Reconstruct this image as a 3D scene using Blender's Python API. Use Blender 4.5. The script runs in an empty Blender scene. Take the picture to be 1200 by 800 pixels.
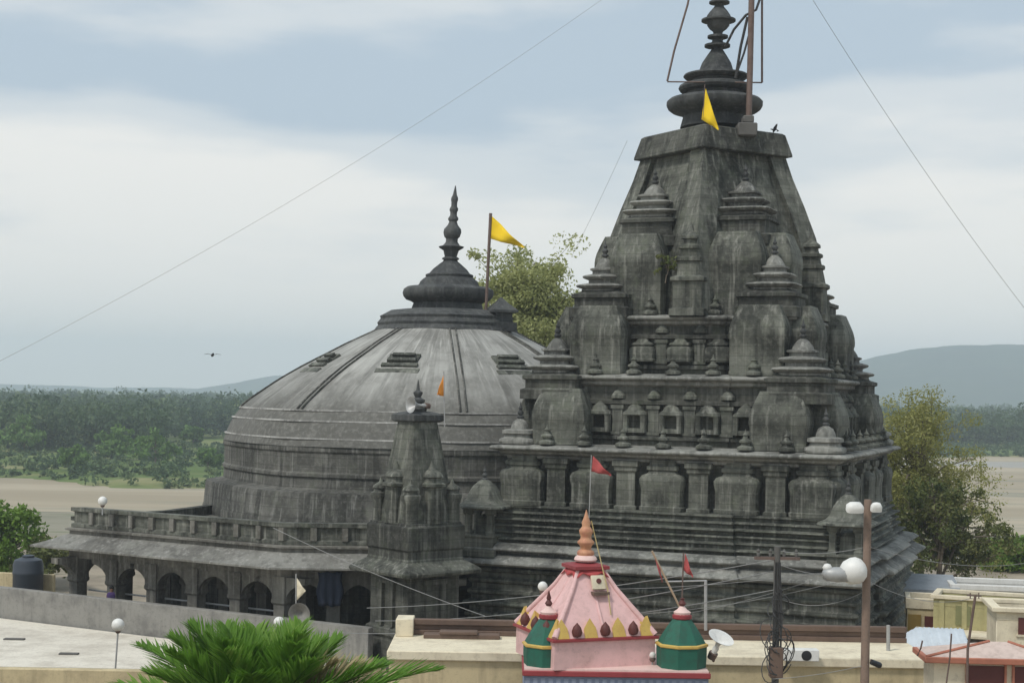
import bpy, math, random
import numpy as np
from mathutils import Matrix, Vector
R_ = math.radians
random.seed(7)
SC = bpy.context.scene
COL = SC.collection

# ------------------------------------------------------------------ camera, sky, sun, exposure
CAMZ, F, ROLL, HY = 13.0, 1800.0, 0.017, 458.9
cam_d = bpy.data.cameras.new("camera"); cam = bpy.data.objects.new("camera", cam_d); COL.objects.link(cam)
cam_d.sensor_width = 36.0; cam_d.lens = 36.0 * F / 1200.0
cam_d.shift_y = (HY - 400.0) / 1200.0
cam_d.clip_start = 0.5; cam_d.clip_end = 40000
c_, s_ = math.cos(ROLL), math.sin(ROLL)
cam.matrix_world = Matrix(((c_, -s_, 0, 0), (0, 0, -1, 0), (s_, c_, 0, CAMZ), (0, 0, 0, 1)))
SC.camera = cam

SUN_DIR = Vector((-0.42, -0.38, 0.82)).normalized()
world = bpy.data.worlds.new("World"); SC.world = world; world.use_nodes = True
nt = world.node_tree; N = nt.nodes; L = nt.links; N.clear()
wo = N.new('ShaderNodeOutputWorld'); bg = N.new('ShaderNodeBackground'); bg.inputs[1].default_value = 0.1
sky = N.new('ShaderNodeTexSky'); sky.sky_type = 'NISHITA'; sky.sun_disc = False
sky.sun_elevation = math.asin(SUN_DIR.z); sky.sun_rotation = math.atan2(SUN_DIR.x, SUN_DIR.y)
sky.air_density = 1.2; sky.dust_density = 2.0
tc = N.new('ShaderNodeTexCoord')
mp = N.new('ShaderNodeMapping'); mp.inputs['Scale'].default_value = (3.2, 3.2, 15.0); mp.inputs['Location'].default_value = (2.35, 0.1, -0.2)
L.new(tc.outputs['Generated'], mp.inputs['Vector'])
nz = N.new('ShaderNodeTexNoise'); nz.inputs['Scale'].default_value = 1.0; nz.inputs['Detail'].default_value = 5; nz.inputs['Roughness'].default_value = 0.5
L.new(mp.outputs['Vector'], nz.inputs['Vector'])
sx = N.new('ShaderNodeSeparateXYZ'); L.new(tc.outputs['Generated'], sx.inputs[0])
# cloud cover is thicker and paler low down, thinner overhead
gr = N.new('ShaderNodeMapRange'); gr.inputs['From Min'].default_value = 0.09; gr.inputs['From Max'].default_value = 0.20
gr.inputs['To Min'].default_value = 0.22; gr.inputs['To Max'].default_value = -0.10
L.new(sx.outputs['Z'], gr.inputs['Value'])
ad = N.new('ShaderNodeMath'); ad.operation = 'ADD'; L.new(nz.outputs['Fac'], ad.inputs[0]); L.new(gr.outputs[0], ad.inputs[1])
cr = N.new('ShaderNodeValToRGB'); cr.color_ramp.interpolation = 'EASE'
e = cr.color_ramp.elements
e[0].position = 0.36; e[0].color = (3.25, 3.95, 4.6, 1)
e[1].position = 0.72; e[1].color = (6.45, 6.35, 6.05, 1)
m1 = e.new(0.52); m1.color = (4.75, 5.1, 5.3, 1)
L.new(ad.outputs[0], cr.inputs['Fac'])
mxw = N.new('ShaderNodeMix'); mxw.data_type = 'RGBA'; mxw.inputs[0].default_value = 0.95
L.new(sky.outputs[0], mxw.inputs[6]); L.new(cr.outputs['Color'], mxw.inputs[7])
L.new(mxw.outputs[2], bg.inputs[0]); L.new(bg.outputs[0], wo.inputs['Surface'])

sd = bpy.data.lights.new("sun", 'SUN'); sd.energy = 1.5; sd.angle = R_(10); sd.color = (1.0, 0.96, 0.9)
sun = bpy.data.objects.new("sun", sd); COL.objects.link(sun)
sun.rotation_euler = SUN_DIR.to_track_quat('Z', 'Y').to_euler()

SC.view_settings.view_transform = 'Standard'; SC.view_settings.look = 'None'
SC.view_settings.exposure = 0.58; SC.view_settings.gamma = 1.0; SC.view_settings.use_curve_mapping = False
SC.render.engine = 'CYCLES'
SC.cycles.use_denoising = True
SC.cycles.max_bounces = 6; SC.cycles.volume_bounces = 1
SC.cycles.volume_step_rate = 5; SC.cycles.volume_max_steps = 64

# ------------------------------------------------------------------ measuring helpers
def P(x, y, Y):
    du, dv = x - 600.0, y - HY
    u = c_ * du + s_ * dv; v = -s_ * du + c_ * dv
    return Vector((u * Y / F, Y, CAMZ - v * Y / F))
def Pz(x, y, z):
    du, dv = x - 600.0, y - HY
    v = -s_ * du + c_ * dv
    return P(x, y, (CAMZ - z) * F / v)

# ------------------------------------------------------------------ mesh builder
class MB:
    def __init__(self, m=None):
        self.v = []; self.f = []; self.m = m or Matrix()
    def add(self, vs, fs):
        o = len(self.v)
        self.v += [tuple(self.m @ Vector(p)) for p in vs]
        self.f += [tuple(i + o for i in f) for f in fs]
        return self
    def loft(self, rings, cap=True, cap0=True):
        n = len(rings[0]); vs = [p for r in rings for p in r]; fs = []
        for k in range(len(rings) - 1):
            a, b = k * n, (k + 1) * n
            for i in range(n):
                j = (i + 1) % n
                fs.append((a + i, a + j, b + j, b + i))
        if cap0: fs.append(tuple(reversed(range(n))))
        if cap: fs.append(tuple(range((len(rings) - 1) * n, len(rings) * n)))
        return self.add(vs, fs)
    def lathe(self, prof, n=24, c=(0, 0), ph=0.0, lean=(0, 0), z0=0):
        rings = []
        for r, z in prof:
            ox, oy = c[0] + lean[0] * (z - z0), c[1] + lean[1] * (z - z0)
            rings.append([(ox + r * math.cos(ph + 2 * math.pi * i / n), oy + r * math.sin(ph + 2 * math.pi * i / n), z) for i in range(n)])
        return self.loft(rings)
    def sq(self, prof, c=(0, 0), rot=0.0):                      # square rings (half side, z)
        return self.lathe([(h * math.sqrt(2), z) for h, z in prof], 4, c, math.pi / 4 + rot)
    def rsq(self, prof, c=(0, 0), p=5.0, n=32, ax=1.0, ay=1.0, rot=0.0):   # rounded squares
        rings = []
        cr_, sr_ = math.cos(rot), math.sin(rot)
        for h, z in prof:
            r = []
            for i in range(n):
                t = 2 * math.pi * i / n
                ct, st = math.cos(t), math.sin(t)
                k = (abs(ct) ** p + abs(st) ** p) ** (-1 / p)
                x, y = h * ax * k * ct, h * ay * k * st
                r.append((c[0] + x * cr_ - y * sr_, c[1] + x * sr_ + y * cr_, z))
            rings.append(r)
        return self.loft(rings)
    def box(self, x0, x1, y0, y1, z0, z1):
        return self.add([(x0, y0, z0), (x1, y0, z0), (x1, y1, z0), (x0, y1, z0), (x0, y0, z1), (x1, y0, z1), (x1, y1, z1), (x0, y1, z1)],
                        [(3, 2, 1, 0), (4, 5, 6, 7), (0, 1, 5, 4), (1, 2, 6, 5), (2, 3, 7, 6), (3, 0, 4, 7)])
    def prism(self, pts, z0, z1):
        return self.loft([[(x, y, z0) for x, y in pts], [(x, y, z1) for x, y in pts]])
    def tube(self, pts, r, n=7, cap=True):
        pts = [Vector(p) for p in pts]; rings = []
        up = Vector((0, 0, 1))
        for i, p in enumerate(pts):
            d = (pts[min(i + 1, len(pts) - 1)] - pts[max(i - 1, 0)])
            d = d.normalized() if d.length > 1e-9 else up
            a = d.cross(up if abs(d.z) < 0.95 else Vector((1, 0, 0))).normalized(); b = d.cross(a).normalized()
            rr = r[i] if isinstance(r, (list, tuple)) else r
            rings.append([tuple(p + (a * math.cos(2 * math.pi * k / n) + b * math.sin(2 * math.pi * k / n)) * rr) for k in range(n)])
        # orient consistently
        return self.loft(rings, cap, cap)
    def build(self, name, mat, parent=None, smooth=35, bevel=0.0):
        me = bpy.data.meshes.new(name); me.from_pydata(self.v, [], self.f); me.update()
        import bmesh
        bm = bmesh.new(); bm.from_mesh(me); bmesh.ops.recalc_face_normals(bm, faces=bm.faces); bm.to_mesh(me); bm.free()
        if smooth is not None:
            me.shade_smooth()
            if smooth < 180: me.set_sharp_from_angle(angle=R_(smooth))
        me.materials.append(mat)
        o = bpy.data.objects.new(name, me); COL.objects.link(o)
        if parent: o.parent = parent
        if bevel:
            b = o.modifiers.new("edge", 'BEVEL'); b.width = bevel; b.segments = 1; b.limit_method = 'ANGLE'; b.angle_limit = R_(40)
        return o

def fast_mesh(name, verts, faces, mat, parent=None, tint=None):
    """quads only, numpy arrays"""
    me = bpy.data.meshes.new(name)
    nv, nf = len(verts), len(faces)
    me.vertices.add(nv); me.vertices.foreach_set('co', np.asarray(verts, np.float32).ravel())
    k = faces.shape[1]
    me.loops.add(nf * k); me.loops.foreach_set('vertex_index', faces.astype(np.int32).ravel())
    me.polygons.add(nf); me.polygons.foreach_set('loop_start', np.arange(0, nf * k, k, dtype=np.int32))
    me.update(calc_edges=True)
    if tint is not None:
        at = me.attributes.new('tint', 'FLOAT', 'FACE'); at.data.foreach_set('value', np.asarray(tint, np.float32))
    me.materials.append(mat)
    o = bpy.data.objects.new(name, me); COL.objects.link(o)
    if parent: o.parent = parent
    return o

def thing(name, label, cat, loc=(0, 0, 0), rz=0.0, group=None):
    o = bpy.data.objects.new(name, None); COL.objects.link(o); o.empty_display_size = 0.3
    o.location = loc; o.rotation_euler = (0, 0, rz)
    return tag(o, label, cat, group)
def tag(o, label, cat, group=None):
    o['label'] = label; o['category'] = cat
    if group: o['group'] = group
    return o
def struct(o, kind='structure'):
    o['kind'] = kind; return o
def link_copy(src, parent, loc=None, rz=None):
    c = src.copy(); COL.objects.link(c); c.parent = parent
    if loc is not None: c.location = loc
    if rz is not None: c.rotation_euler = (0, 0, rz)
    for ch in src.children: link_copy(ch, c)
    return c

# ------------------------------------------------------------------ materials
def new_mat(name):
    m = bpy.data.materials.new(name); m.use_nodes = True
    t = m.node_tree; b = t.nodes['Principled BSDF']
    return m, t, b
def mixc(t, fac, a, b):
    n = t.nodes.new('ShaderNodeMix'); n.data_type = 'RGBA'
    for sock, val in ((n.inputs[0], fac), (n.inputs[6], a), (n.inputs[7], b)):
        if hasattr(val, 'links'): t.links.new(val, sock)
        elif isinstance(val, (int, float)): sock.default_value = val
        else: sock.default_value = (*val, 1)
    return n.outputs[2]
def noise(t, scale, vec=None, detail=4, rough=0.55):
    n = t.nodes.new('ShaderNodeTexNoise'); n.inputs['Scale'].default_value = scale
    n.inputs['Detail'].default_value = detail; n.inputs['Roughness'].default_value = rough
    if vec is not None: t.links.new(vec, n.inputs['Vector'])
    return n.outputs['Fac']
def ramp(t, val, lo, hi):
    n = t.nodes.new('ShaderNodeMapRange'); n.interpolation_type = 'SMOOTHSTEP'
    n.inputs['From Min'].default_value = lo; n.inputs['From Max'].default_value = hi
    t.links.new(val, n.inputs['Value']); return n.outputs[0]
def scaled(t, s, geo=True):
    if geo:
        g = t.nodes.new('ShaderNodeNewGeometry'); src = g.outputs['Position']
    else:
        g = t.nodes.new('ShaderNodeTexCoord'); src = g.outputs['Object']
    mpn = t.nodes.new('ShaderNodeMapping'); mpn.inputs['Scale'].default_value = s
    t.links.new(src, mpn.inputs['Vector']); return mpn.outputs['Vector']
def bump(t, b, h, strength, dist=0.05):
    n = t.nodes.new('ShaderNodeBump'); n.inputs['Strength'].default_value = strength; n.inputs['Distance'].default_value = dist
    t.links.new(h, n.inputs['Height']); t.links.new(n.outputs['Normal'], b.inputs['Normal'])

def stone(name, dark, mid, light, light_amt=0.5, course=0.42, moss=0.25, streak=0.8):
    m, t, b = new_mat(name); b.inputs['Roughness'].default_value = 0.85; b.inputs['Specular IOR Level'].default_value = 0.3
    p = scaled(t, (1, 1, 1))
    big = noise(t, 0.35, p, 5, 0.6); fine = noise(t, 5.0, p, 5, 0.65); med = noise(t, 1.4, p, 4, 0.6)
    st = noise(t, 1.0, scaled(t, (4.5, 4.5, 0.28)), 4, 0.6)
    st2 = noise(t, 1.0, scaled(t, (2.0, 2.0, 0.12)), 3, 0.6)
    col = mixc(t, ramp(t, big, 0.36, 0.62), dark, mid)
    sm = t.nodes.new('ShaderNodeMath'); sm.operation = 'MULTIPLY'; t.links.new(ramp(t, st, 0.5, 0.72), sm.inputs[0]); sm.inputs[1].default_value = light_amt
    col = mixc(t, sm.outputs[0], col, light)
    dm = t.nodes.new('ShaderNodeMath'); dm.operation = 'MULTIPLY'; t.links.new(ramp(t, st2, 0.5, 0.68), dm.inputs[0]); dm.inputs[1].default_value = streak
    col = mixc(t, dm.outputs[0], col, tuple(c * 0.55 for c in dark))
    mo = t.nodes.new('ShaderNodeMath'); mo.operation = 'MULTIPLY'; t.links.new(ramp(t, med, 0.52, 0.7), mo.inputs[0]); mo.inputs[1].default_value = moss
    col = mixc(t, mo.outputs[0], col, (0.075, 0.095, 0.05))
    fm = t.nodes.new('ShaderNodeMath'); fm.operation = 'MULTIPLY'; t.links.new(ramp(t, fine, 0.45, 0.7), fm.inputs[0]); fm.inputs[1].default_value = 0.22
    col = mixc(t, fm.outputs[0], col, light)
    if course:                               # every block weathers a little differently
        tcn = t.nodes.new('ShaderNodeTexCoord'); oi = t.nodes.new('ShaderNodeObjectInfo')
        va = t.nodes.new('ShaderNodeVectorMath'); va.operation = 'ADD'; t.links.new(tcn.outputs['Object'], va.inputs[0]); t.links.new(oi.outputs['Random'], va.inputs[1])
        vs_ = t.nodes.new('ShaderNodeVectorMath'); vs_.operation = 'DIVIDE'; t.links.new(va.outputs[0], vs_.inputs[0]); vs_.inputs[1].default_value = (0.95, 0.95, course)
        vf = t.nodes.new('ShaderNodeVectorMath'); vf.operation = 'FLOOR'; t.links.new(vs_.outputs[0], vf.inputs[0])
        wn = t.nodes.new('ShaderNodeTexWhiteNoise'); wn.noise_dimensions = '3D'; t.links.new(vf.outputs[0], wn.inputs['Vector'])
        hv = t.nodes.new('ShaderNodeMapRange'); hv.inputs['To Min'].default_value = 0.8; hv.inputs['To Max'].default_value = 1.2; t.links.new(wn.outputs['Value'], hv.inputs['Value'])
        hs = t.nodes.new('ShaderNodeHueSaturation'); t.links.new(hv.outputs[0], hs.inputs['Value']); t.links.new(col, hs.inputs['Color']); col = hs.outputs['Color']
    # block courses: thin joints as lighter mortar plus bump
    if course:
        sz = t.nodes.new('ShaderNodeSeparateXYZ'); t.links.new(p, sz.inputs[0])
        d = t.nodes.new('ShaderNodeMath'); d.operation = 'DIVIDE'; t.links.new(sz.outputs['Z'], d.inputs[0]); d.inputs[1].default_value = course
        fr = t.nodes.new('ShaderNodeMath'); fr.operation = 'FRACT'; t.links.new(d.outputs[0], fr.inputs[0])
        lt = t.nodes.new('ShaderNodeMath'); lt.operation = 'LESS_THAN'; t.links.new(fr.outputs[0], lt.inputs[0]); lt.inputs[1].default_value = 0.07
        jm = t.nodes.new('ShaderNodeMath'); jm.operation = 'MULTIPLY'; t.links.new(lt.outputs[0], jm.inputs[0]); jm.inputs[1].default_value = 0.35
        col = mixc(t, jm.outputs[0], col, tuple(c * 0.4 for c in dark))
    t.links.new(col, b.inputs['Base Color'])
    bump(t, b, fine, 0.7, 0.06)
    return m
def dome_skin(name, cx, cy):
    # rain streaks run down the dome: noise stretched along the slope, set out by compass angle
    m, t, b = new_mat(name); b.inputs['Roughness'].default_value = 0.8; b.inputs['Specular IOR Level'].default_value = 0.3
    g = t.nodes.new('ShaderNodeNewGeometry'); sp = t.nodes.new('ShaderNodeSeparateXYZ'); t.links.new(g.outputs['Position'], sp.inputs[0])
    def mth(op, a, bb=None):
        n = t.nodes.new('ShaderNodeMath'); n.operation = op
        for i, v in enumerate((a, bb)):
            if v is None: continue
            if hasattr(v, 'links'): t.links.new(v, n.inputs[i])
            else: n.inputs[i].default_value = v
        return n.outputs[0]
    dx, dy = mth('SUBTRACT', sp.outputs['X'], cx), mth('SUBTRACT', sp.outputs['Y'], cy)
    ang = mth('ARCTAN2', dx, dy)
    cb = t.nodes.new('ShaderNodeCombineXYZ'); t.links.new(mth('MULTIPLY', ang, 11.0), cb.inputs[0]); t.links.new(mth('MULTIPLY', sp.outputs['Z'], 0.22), cb.inputs[1])
    s1 = noise(t, 1.0, cb.outputs[0], 5, 0.65); s2 = noise(t, 3.1, cb.outputs[0], 4, 0.6)
    p = scaled(t, (1, 1, 1)); big = noise(t, 0.4, p, 5, 0.6); fine = noise(t, 4.0, p, 5, 0.65)
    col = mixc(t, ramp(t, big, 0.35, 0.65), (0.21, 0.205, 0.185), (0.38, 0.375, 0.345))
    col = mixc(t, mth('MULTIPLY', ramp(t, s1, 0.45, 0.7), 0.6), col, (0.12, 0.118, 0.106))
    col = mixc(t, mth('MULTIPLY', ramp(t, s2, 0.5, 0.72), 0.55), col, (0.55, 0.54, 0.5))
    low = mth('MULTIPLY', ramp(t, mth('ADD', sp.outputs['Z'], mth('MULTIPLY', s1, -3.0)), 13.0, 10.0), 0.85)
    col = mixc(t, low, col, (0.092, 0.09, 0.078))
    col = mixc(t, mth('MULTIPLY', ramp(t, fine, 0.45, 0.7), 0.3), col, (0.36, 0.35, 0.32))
    t.links.new(col, b.inputs['Base Color']); bump(t, b, fine, 0.5, 0.05)
    return m
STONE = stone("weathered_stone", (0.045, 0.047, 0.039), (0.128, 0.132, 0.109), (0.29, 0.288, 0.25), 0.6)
STONE_D = stone("dark_stone", (0.036, 0.037, 0.031), (0.09, 0.091, 0.076), (0.22, 0.217, 0.195), 0.5)  # darker mix of the same stone, for inset walls and plain blocks
STONE_L = stone("pale_dome_stone", (0.12, 0.115, 0.105), (0.25, 0.245, 0.225), (0.38, 0.37, 0.345), 0.6, 0.0, 0.1, 0.55)
JOINT = stone("limewashed_joint", (0.2, 0.195, 0.18), (0.45, 0.44, 0.41), (0.6, 0.59, 0.56), 0.6, 0.0, 0.05, 0.5)
STONE_M = stone("drum_stone", (0.05, 0.05, 0.043), (0.115, 0.112, 0.098), (0.27, 0.265, 0.24), 0.55, 0.5, 0.2, 0.75)
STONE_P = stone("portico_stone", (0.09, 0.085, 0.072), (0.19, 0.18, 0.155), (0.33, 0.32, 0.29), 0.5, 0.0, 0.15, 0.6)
STONE_LIT = stone("lit_weathered_stone", (0.1, 0.1, 0.09), (0.25, 0.248, 0.222), (0.42, 0.415, 0.38), 0.6, 0.0, 0.15, 0.6)  # lightened copy of the stone: skylight on ledges and plates put into the colour
FINIAL = stone("finial_stone", (0.04, 0.042, 0.042), (0.085, 0.088, 0.085), (0.17, 0.17, 0.165), 0.4, 0.0, 0.1, 0.5)

def paint(name, col, rough=0.6, dirt=0.25, dcol=None, scale=1.5, spec=0.4, metal=0.0, stre=0.25):
    m, t, b = new_mat(name); b.inputs['Roughness'].default_value = rough; b.inputs['Specular IOR Level'].default_value = spec
    b.inputs['Metallic'].default_value = metal
    n1 = noise(t, scale, scaled(t, (1, 1, 1)), 5, 0.65)
    s1 = noise(t, 1.0, scaled(t, (3, 3, 0.3)), 4, 0.6)
    dcol = dcol or tuple(c * 0.45 for c in col)
    mm = t.nodes.new('ShaderNodeMath'); mm.operation = 'MULTIPLY'; t.links.new(ramp(t, n1, 0.42, 0.72), mm.inputs[0]); mm.inputs[1].default_value = dirt
    c = mixc(t, mm.outputs[0], col, dcol)
    m2 = t.nodes.new('ShaderNodeMath'); m2.operation = 'MULTIPLY'; t.links.new(ramp(t, s1, 0.5, 0.75), m2.inputs[0]); m2.inputs[1].default_value = stre
    c = mixc(t, m2.outputs[0], c, dcol)
    n3 = noise(t, 7.0, scaled(t, (1, 1, 1)), 5, 0.7)
    m3 = t.nodes.new('ShaderNodeMath'); m3.operation = 'MULTIPLY'; t.links.new(ramp(t, n3, 0.5, 0.72), m3.inputs[0]); m3.inputs[1].default_value = dirt * 0.6
    c = mixc(t, m3.outputs[0], c, tuple(0.55 * v + 0.02 for v in dcol))
    t.links.new(c, b.inputs['Base Color'])
    bump(t, b, noise(t, 12, scaled(t, (1, 1, 1)), 4), 0.15, 0.03)
    return m
YELLOW = paint("cream_yellow_plaster", (0.58, 0.48, 0.29), 0.85, 0.5, (0.3, 0.24, 0.15), 0.9, 0.3, 0, 0.5)
YELLOW_G = paint("mustard_plaster", (0.42, 0.38, 0.19), 0.8, 0.4, (0.22, 0.2, 0.1))
CREAM = paint("pale_cream_plaster", (0.74, 0.66, 0.49), 0.85, 0.5, (0.4, 0.33, 0.24), 1.1)
WHITE_T = paint("whitewashed_terrace", (0.72, 0.67, 0.57), 0.85, 0.65, (0.42, 0.37, 0.3), 0.45)
GREYWALL = paint("stained_cement", (0.27, 0.26, 0.235), 0.9, 0.6, (0.11, 0.105, 0.1), 1.0, 0.3, 0, 0.5)
CEMENT_D = paint("dark_cement", (0.12, 0.115, 0.105), 0.9, 0.4)
BROWN = paint("brown_coping", (0.15, 0.1, 0.075), 0.8, 0.4)
PINK = paint("pink_paint", (0.72, 0.46, 0.44), 0.75, 0.5, (0.45, 0.28, 0.25))
PINK_L = paint("pale_pink_paint", (0.76, 0.55, 0.5), 0.6, 0.25, (0.5, 0.34, 0.3))
GREEN = paint("green_enamel", (0.02, 0.12, 0.08), 0.65, 0.6, (0.03, 0.07, 0.05), 3, 0.3, 0, 0.5)
YPAINT = paint("yellow_paint", (0.58, 0.4, 0.1), 0.6, 0.4, (0.4, 0.2, 0.06), 4)
RED = paint("maroon_paint", (0.3, 0.045, 0.05), 0.55, 0.3)
REDF = paint("faded_red_cloth", (0.4, 0.08, 0.075), 0.9, 0.4)
YELLOWF = paint("yellow_cloth", (0.85, 0.58, 0.015), 0.85, 0.15, (0.7, 0.42, 0.01), 3)
ORANGEF = paint("orange_cloth", (0.75, 0.28, 0.04), 0.85, 0.2)
BLUEG = paint("blue_grey_paint", (0.22, 0.26, 0.36), 0.6, 0.3)
DARKRED = paint("dark_red_shutter", (0.11, 0.03, 0.025), 0.6, 0.3)
TERRA = paint("terracotta_edge", (0.42, 0.16, 0.1), 0.8, 0.3)
ROOFPINK = paint("faded_tile_roof", (0.6, 0.48, 0.42), 0.85, 0.4, (0.32, 0.24, 0.2), 4)
TIN = paint("pale_blue_sheet", (0.55, 0.6, 0.64), 0.45, 0.25, (0.35, 0.38, 0.4), 2, 0.5)
GREYROOF = paint("grey_roof_sheet", (0.3, 0.32, 0.34), 0.7, 0.4, (0.15, 0.16, 0.17))
WHITEP = paint("white_enamel", (0.76, 0.75, 0.71), 0.45, 0.3, (0.45, 0.43, 0.38), 2.5)
METAL = paint("rusty_pipe", (0.17, 0.12, 0.1), 0.6, 0.5, (0.08, 0.045, 0.03), 3, 0.4, 0.2)
GALV = paint("galvanised_pipe", (0.42, 0.42, 0.41), 0.5, 0.3, None, 3, 0.4, 0.3)
CONCRETE = paint("pole_concrete", (0.24, 0.17, 0.13), 0.85, 0.5, (0.12, 0.085, 0.06), 2)
CABLE = paint("cable_sheath", (0.05, 0.05, 0.05), 0.6, 0.1)
CABLE_L = paint("weathered_wire", (0.26, 0.26, 0.25), 0.5, 0.2)
BLACK = paint("black_plastic", (0.02, 0.02, 0.022), 0.4, 0.1)
TANK = paint("tank_plastic", (0.045, 0.055, 0.07), 0.5, 0.2)
PURPLE = paint("purple_cloth", (0.07, 0.04, 0.14), 0.9, 0.2)
BLUECL = paint("blue_cloth", (0.03, 0.04, 0.065), 0.9, 0.2)
GOLD = paint("ochre_copper_paint", (0.56, 0.29, 0.16), 0.55, 0.45, (0.34, 0.1, 0.07), 5, 0.4, 0.1, 0.5)
BARK = paint("bark", (0.16, 0.13, 0.095), 0.9, 0.5, None, 4)
SKIN = paint("skin", (0.22, 0.12, 0.075), 0.6, 0.05)
HAIR = paint("hair", (0.01, 0.009, 0.008), 0.6, 0.05)

def foliage(name, c0, c1, c2, trans=0.25, nscale=0.25):
    m, t, b = new_mat(name); b.inputs['Roughness'].default_value = 0.6; b.inputs['Specular IOR Level'].default_value = 0.25
    at = t.nodes.new('ShaderNodeAttribute'); at.attribute_name = 'tint'
    c = mixc(t, ramp(t, at.outputs['Fac'], 0.0, 0.6), c0, c1)
    c = mixc(t, ramp(t, at.outputs['Fac'], 0.55, 1.0), c, c2)
    n1 = noise(t, nscale, scaled(t, (1, 1, 1)), 3)
    c = mixc(t, ramp(t, n1, 0.35, 0.7), c, c1)
    t.links.new(c, b.inputs['Base Color'])
    tr = t.nodes.new('ShaderNodeBsdfTranslucent'); t.links.new(c, tr.inputs['Color'])
    ms = t.nodes.new('ShaderNodeMixShader'); ms.inputs[0].default_value = trans
    out = t.nodes['Material Output']
    t.links.new(b.outputs[0], ms.inputs[1]); t.links.new(tr.outputs[0], ms.inputs[2]); t.links.new(ms.outputs[0], out.inputs['Surface'])
    return m
LEAF_DRY = foliage("yellow_green_leaves", (0.1, 0.12, 0.035), (0.2, 0.21, 0.06), (0.33, 0.33, 0.14))
LEAF_OLIVE = foliage("light_olive_leaves", (0.16, 0.18, 0.05), (0.32, 0.32, 0.1), (0.46, 0.44, 0.2), 0.4)
LEAF_PALE = foliage("pale_yellow_green_leaves", (0.24, 0.27, 0.085), (0.38, 0.4, 0.16), (0.52, 0.52, 0.28), 0.4)
LEAF_MID = foliage("olive_leaves", (0.05, 0.075, 0.02), (0.12, 0.14, 0.04), (0.25, 0.24, 0.1))
LEAF_SHRUB = foliage("bright_shrub_leaves", (0.06, 0.12, 0.015), (0.13, 0.22, 0.03), (0.22, 0.32, 0.06))
LEAF_PALM = foliage("palm_leaves", (0.05, 0.13, 0.015), (0.14, 0.28, 0.035), (0.32, 0.46, 0.1), 0.4, 2.0)
LEAF_DEAD = foliage("dead_fronds", (0.25, 0.2, 0.1), (0.36, 0.3, 0.16), (0.45, 0.38, 0.22), 0.2, 2.0)
LEAF_WOOD = foliage("far_wood_leaves", (0.03, 0.065, 0.03), (0.075, 0.125, 0.052), (0.19, 0.24, 0.095), 0.3, 0.02)
LEAF_BUSH = foliage("riverside_leaves", (0.07, 0.14, 0.03), (0.13, 0.23, 0.05), (0.2, 0.3, 0.085), 0.3, 0.1)

def ground_mat(name, cols, scales, patch=(0.4, 0.62)):
    m, t, b = new_mat(name); b.inputs['Roughness'].default_value = 0.95; b.inputs['Specular IOR Level'].default_value = 0.1
    p = scaled(t, scales)
    c = mixc(t, ramp(t, noise(t, 1.0, p, 5, 0.6), *patch), cols[0], cols[1])
    c = mixc(t, ramp(t, noise(t, 2.7, p, 5, 0.6), 0.5, 0.7), c, cols[2])
    t.links.new(c, b.inputs['Base Color']); bump(t, b, noise(t, 2.0, scaled(t, (1, 1, 1)), 4), 0.2, 0.1)
    return m
EARTH = ground_mat("town_earth", ((0.26, 0.22, 0.17), (0.34, 0.29, 0.22), (0.2, 0.18, 0.13)), (0.15, 0.15, 0.15))
SAND = ground_mat("river_sand", ((0.33, 0.28, 0.2), (0.42, 0.36, 0.265), (0.26, 0.25, 0.19)), (0.004, 0.03, 0.03))
GRASS = ground_mat("bank_grass", ((0.11, 0.16, 0.05), (0.17, 0.2, 0.075), (0.27, 0.25, 0.13)), (0.008, 0.03, 0.03))
HILLM = ground_mat("wooded_hill", ((0.035, 0.05, 0.035), (0.045, 0.065, 0.04), (0.065, 0.075, 0.05)), (0.006, 0.006, 0.012))
m, t, b = new_mat("shallow_water"); WATER = m
b.inputs['Base Color'].default_value = (0.3, 0.27, 0.215, 1); b.inputs['Roughness'].default_value = 0.4
bump(t, b, noise(t, 1.0, scaled(t, (0.6, 1.6, 1)), 3), 0.15, 0.1)

# ------------------------------------------------------------------ terrain
def sheet(name, xs, ys, fz, mat):
    V = np.array([(x, y, fz(x, y)) for y in ys for x in xs], np.float32); nx = len(xs)
    Fc = np.array([(j * nx + i, j * nx + i + 1, (j + 1) * nx + i + 1, (j + 1) * nx + i) for j in range(len(ys) - 1) for i in range(nx - 1)])
    o = fast_mesh(name, V, Fc, mat); o.data.shade_smooth(); return struct(o)
def smooth(a, b, v):
    k = min(1, max(0, (v - a) / (b - a))); return k * k * (3 - 2 * k)
sheet('ground', np.linspace(-500, 500, 60), np.concatenate([np.linspace(-80, 120, 14), np.linspace(126, 200, 14)]),
      lambda x, y: 0.0 - 8.6 * smooth(122, 185, y + 6 * math.sin(x * 0.03)), EARTH)
sheet('riverbed', np.linspace(-5400, 5400, 60), np.concatenate([np.linspace(150, 900, 20), np.linspace(1000, 5400, 20)]), lambda x, y: -8.0, SAND)
def bank_edge(x):
    return 324 + 238 * smooth(15, 130, x) + 14 * math.sin(x * 0.035) + 7 * math.sin(x * 0.11 + 1)
def bank_z(x, y):
    d = y - bank_edge(x)
    if d < 0: return -9.5
    return -8.0 + 1.6 * smooth(0, 14, d) + 0.5 * math.sin(x * 0.02 + y * 0.013) * smooth(10, 60, d)
xsb = np.unique(np.concatenate([np.linspace(-5350, -900, 20), np.linspace(-900, 1100, 260), np.linspace(1100, 5350, 20)]))
sheet('far_bank', xsb, np.concatenate([np.linspace(300, 640, 100), np.linspace(660, 1500, 30), np.linspace(1700, 5380, 16)]), bank_z, GRASS)
def patch(name, pts, z, mat):
    mb = MB(); mb.add([(x, y, z) for x, y in pts], [tuple(range(len(pts)))]); return struct(mb.build(name, mat, None, None))
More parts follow.
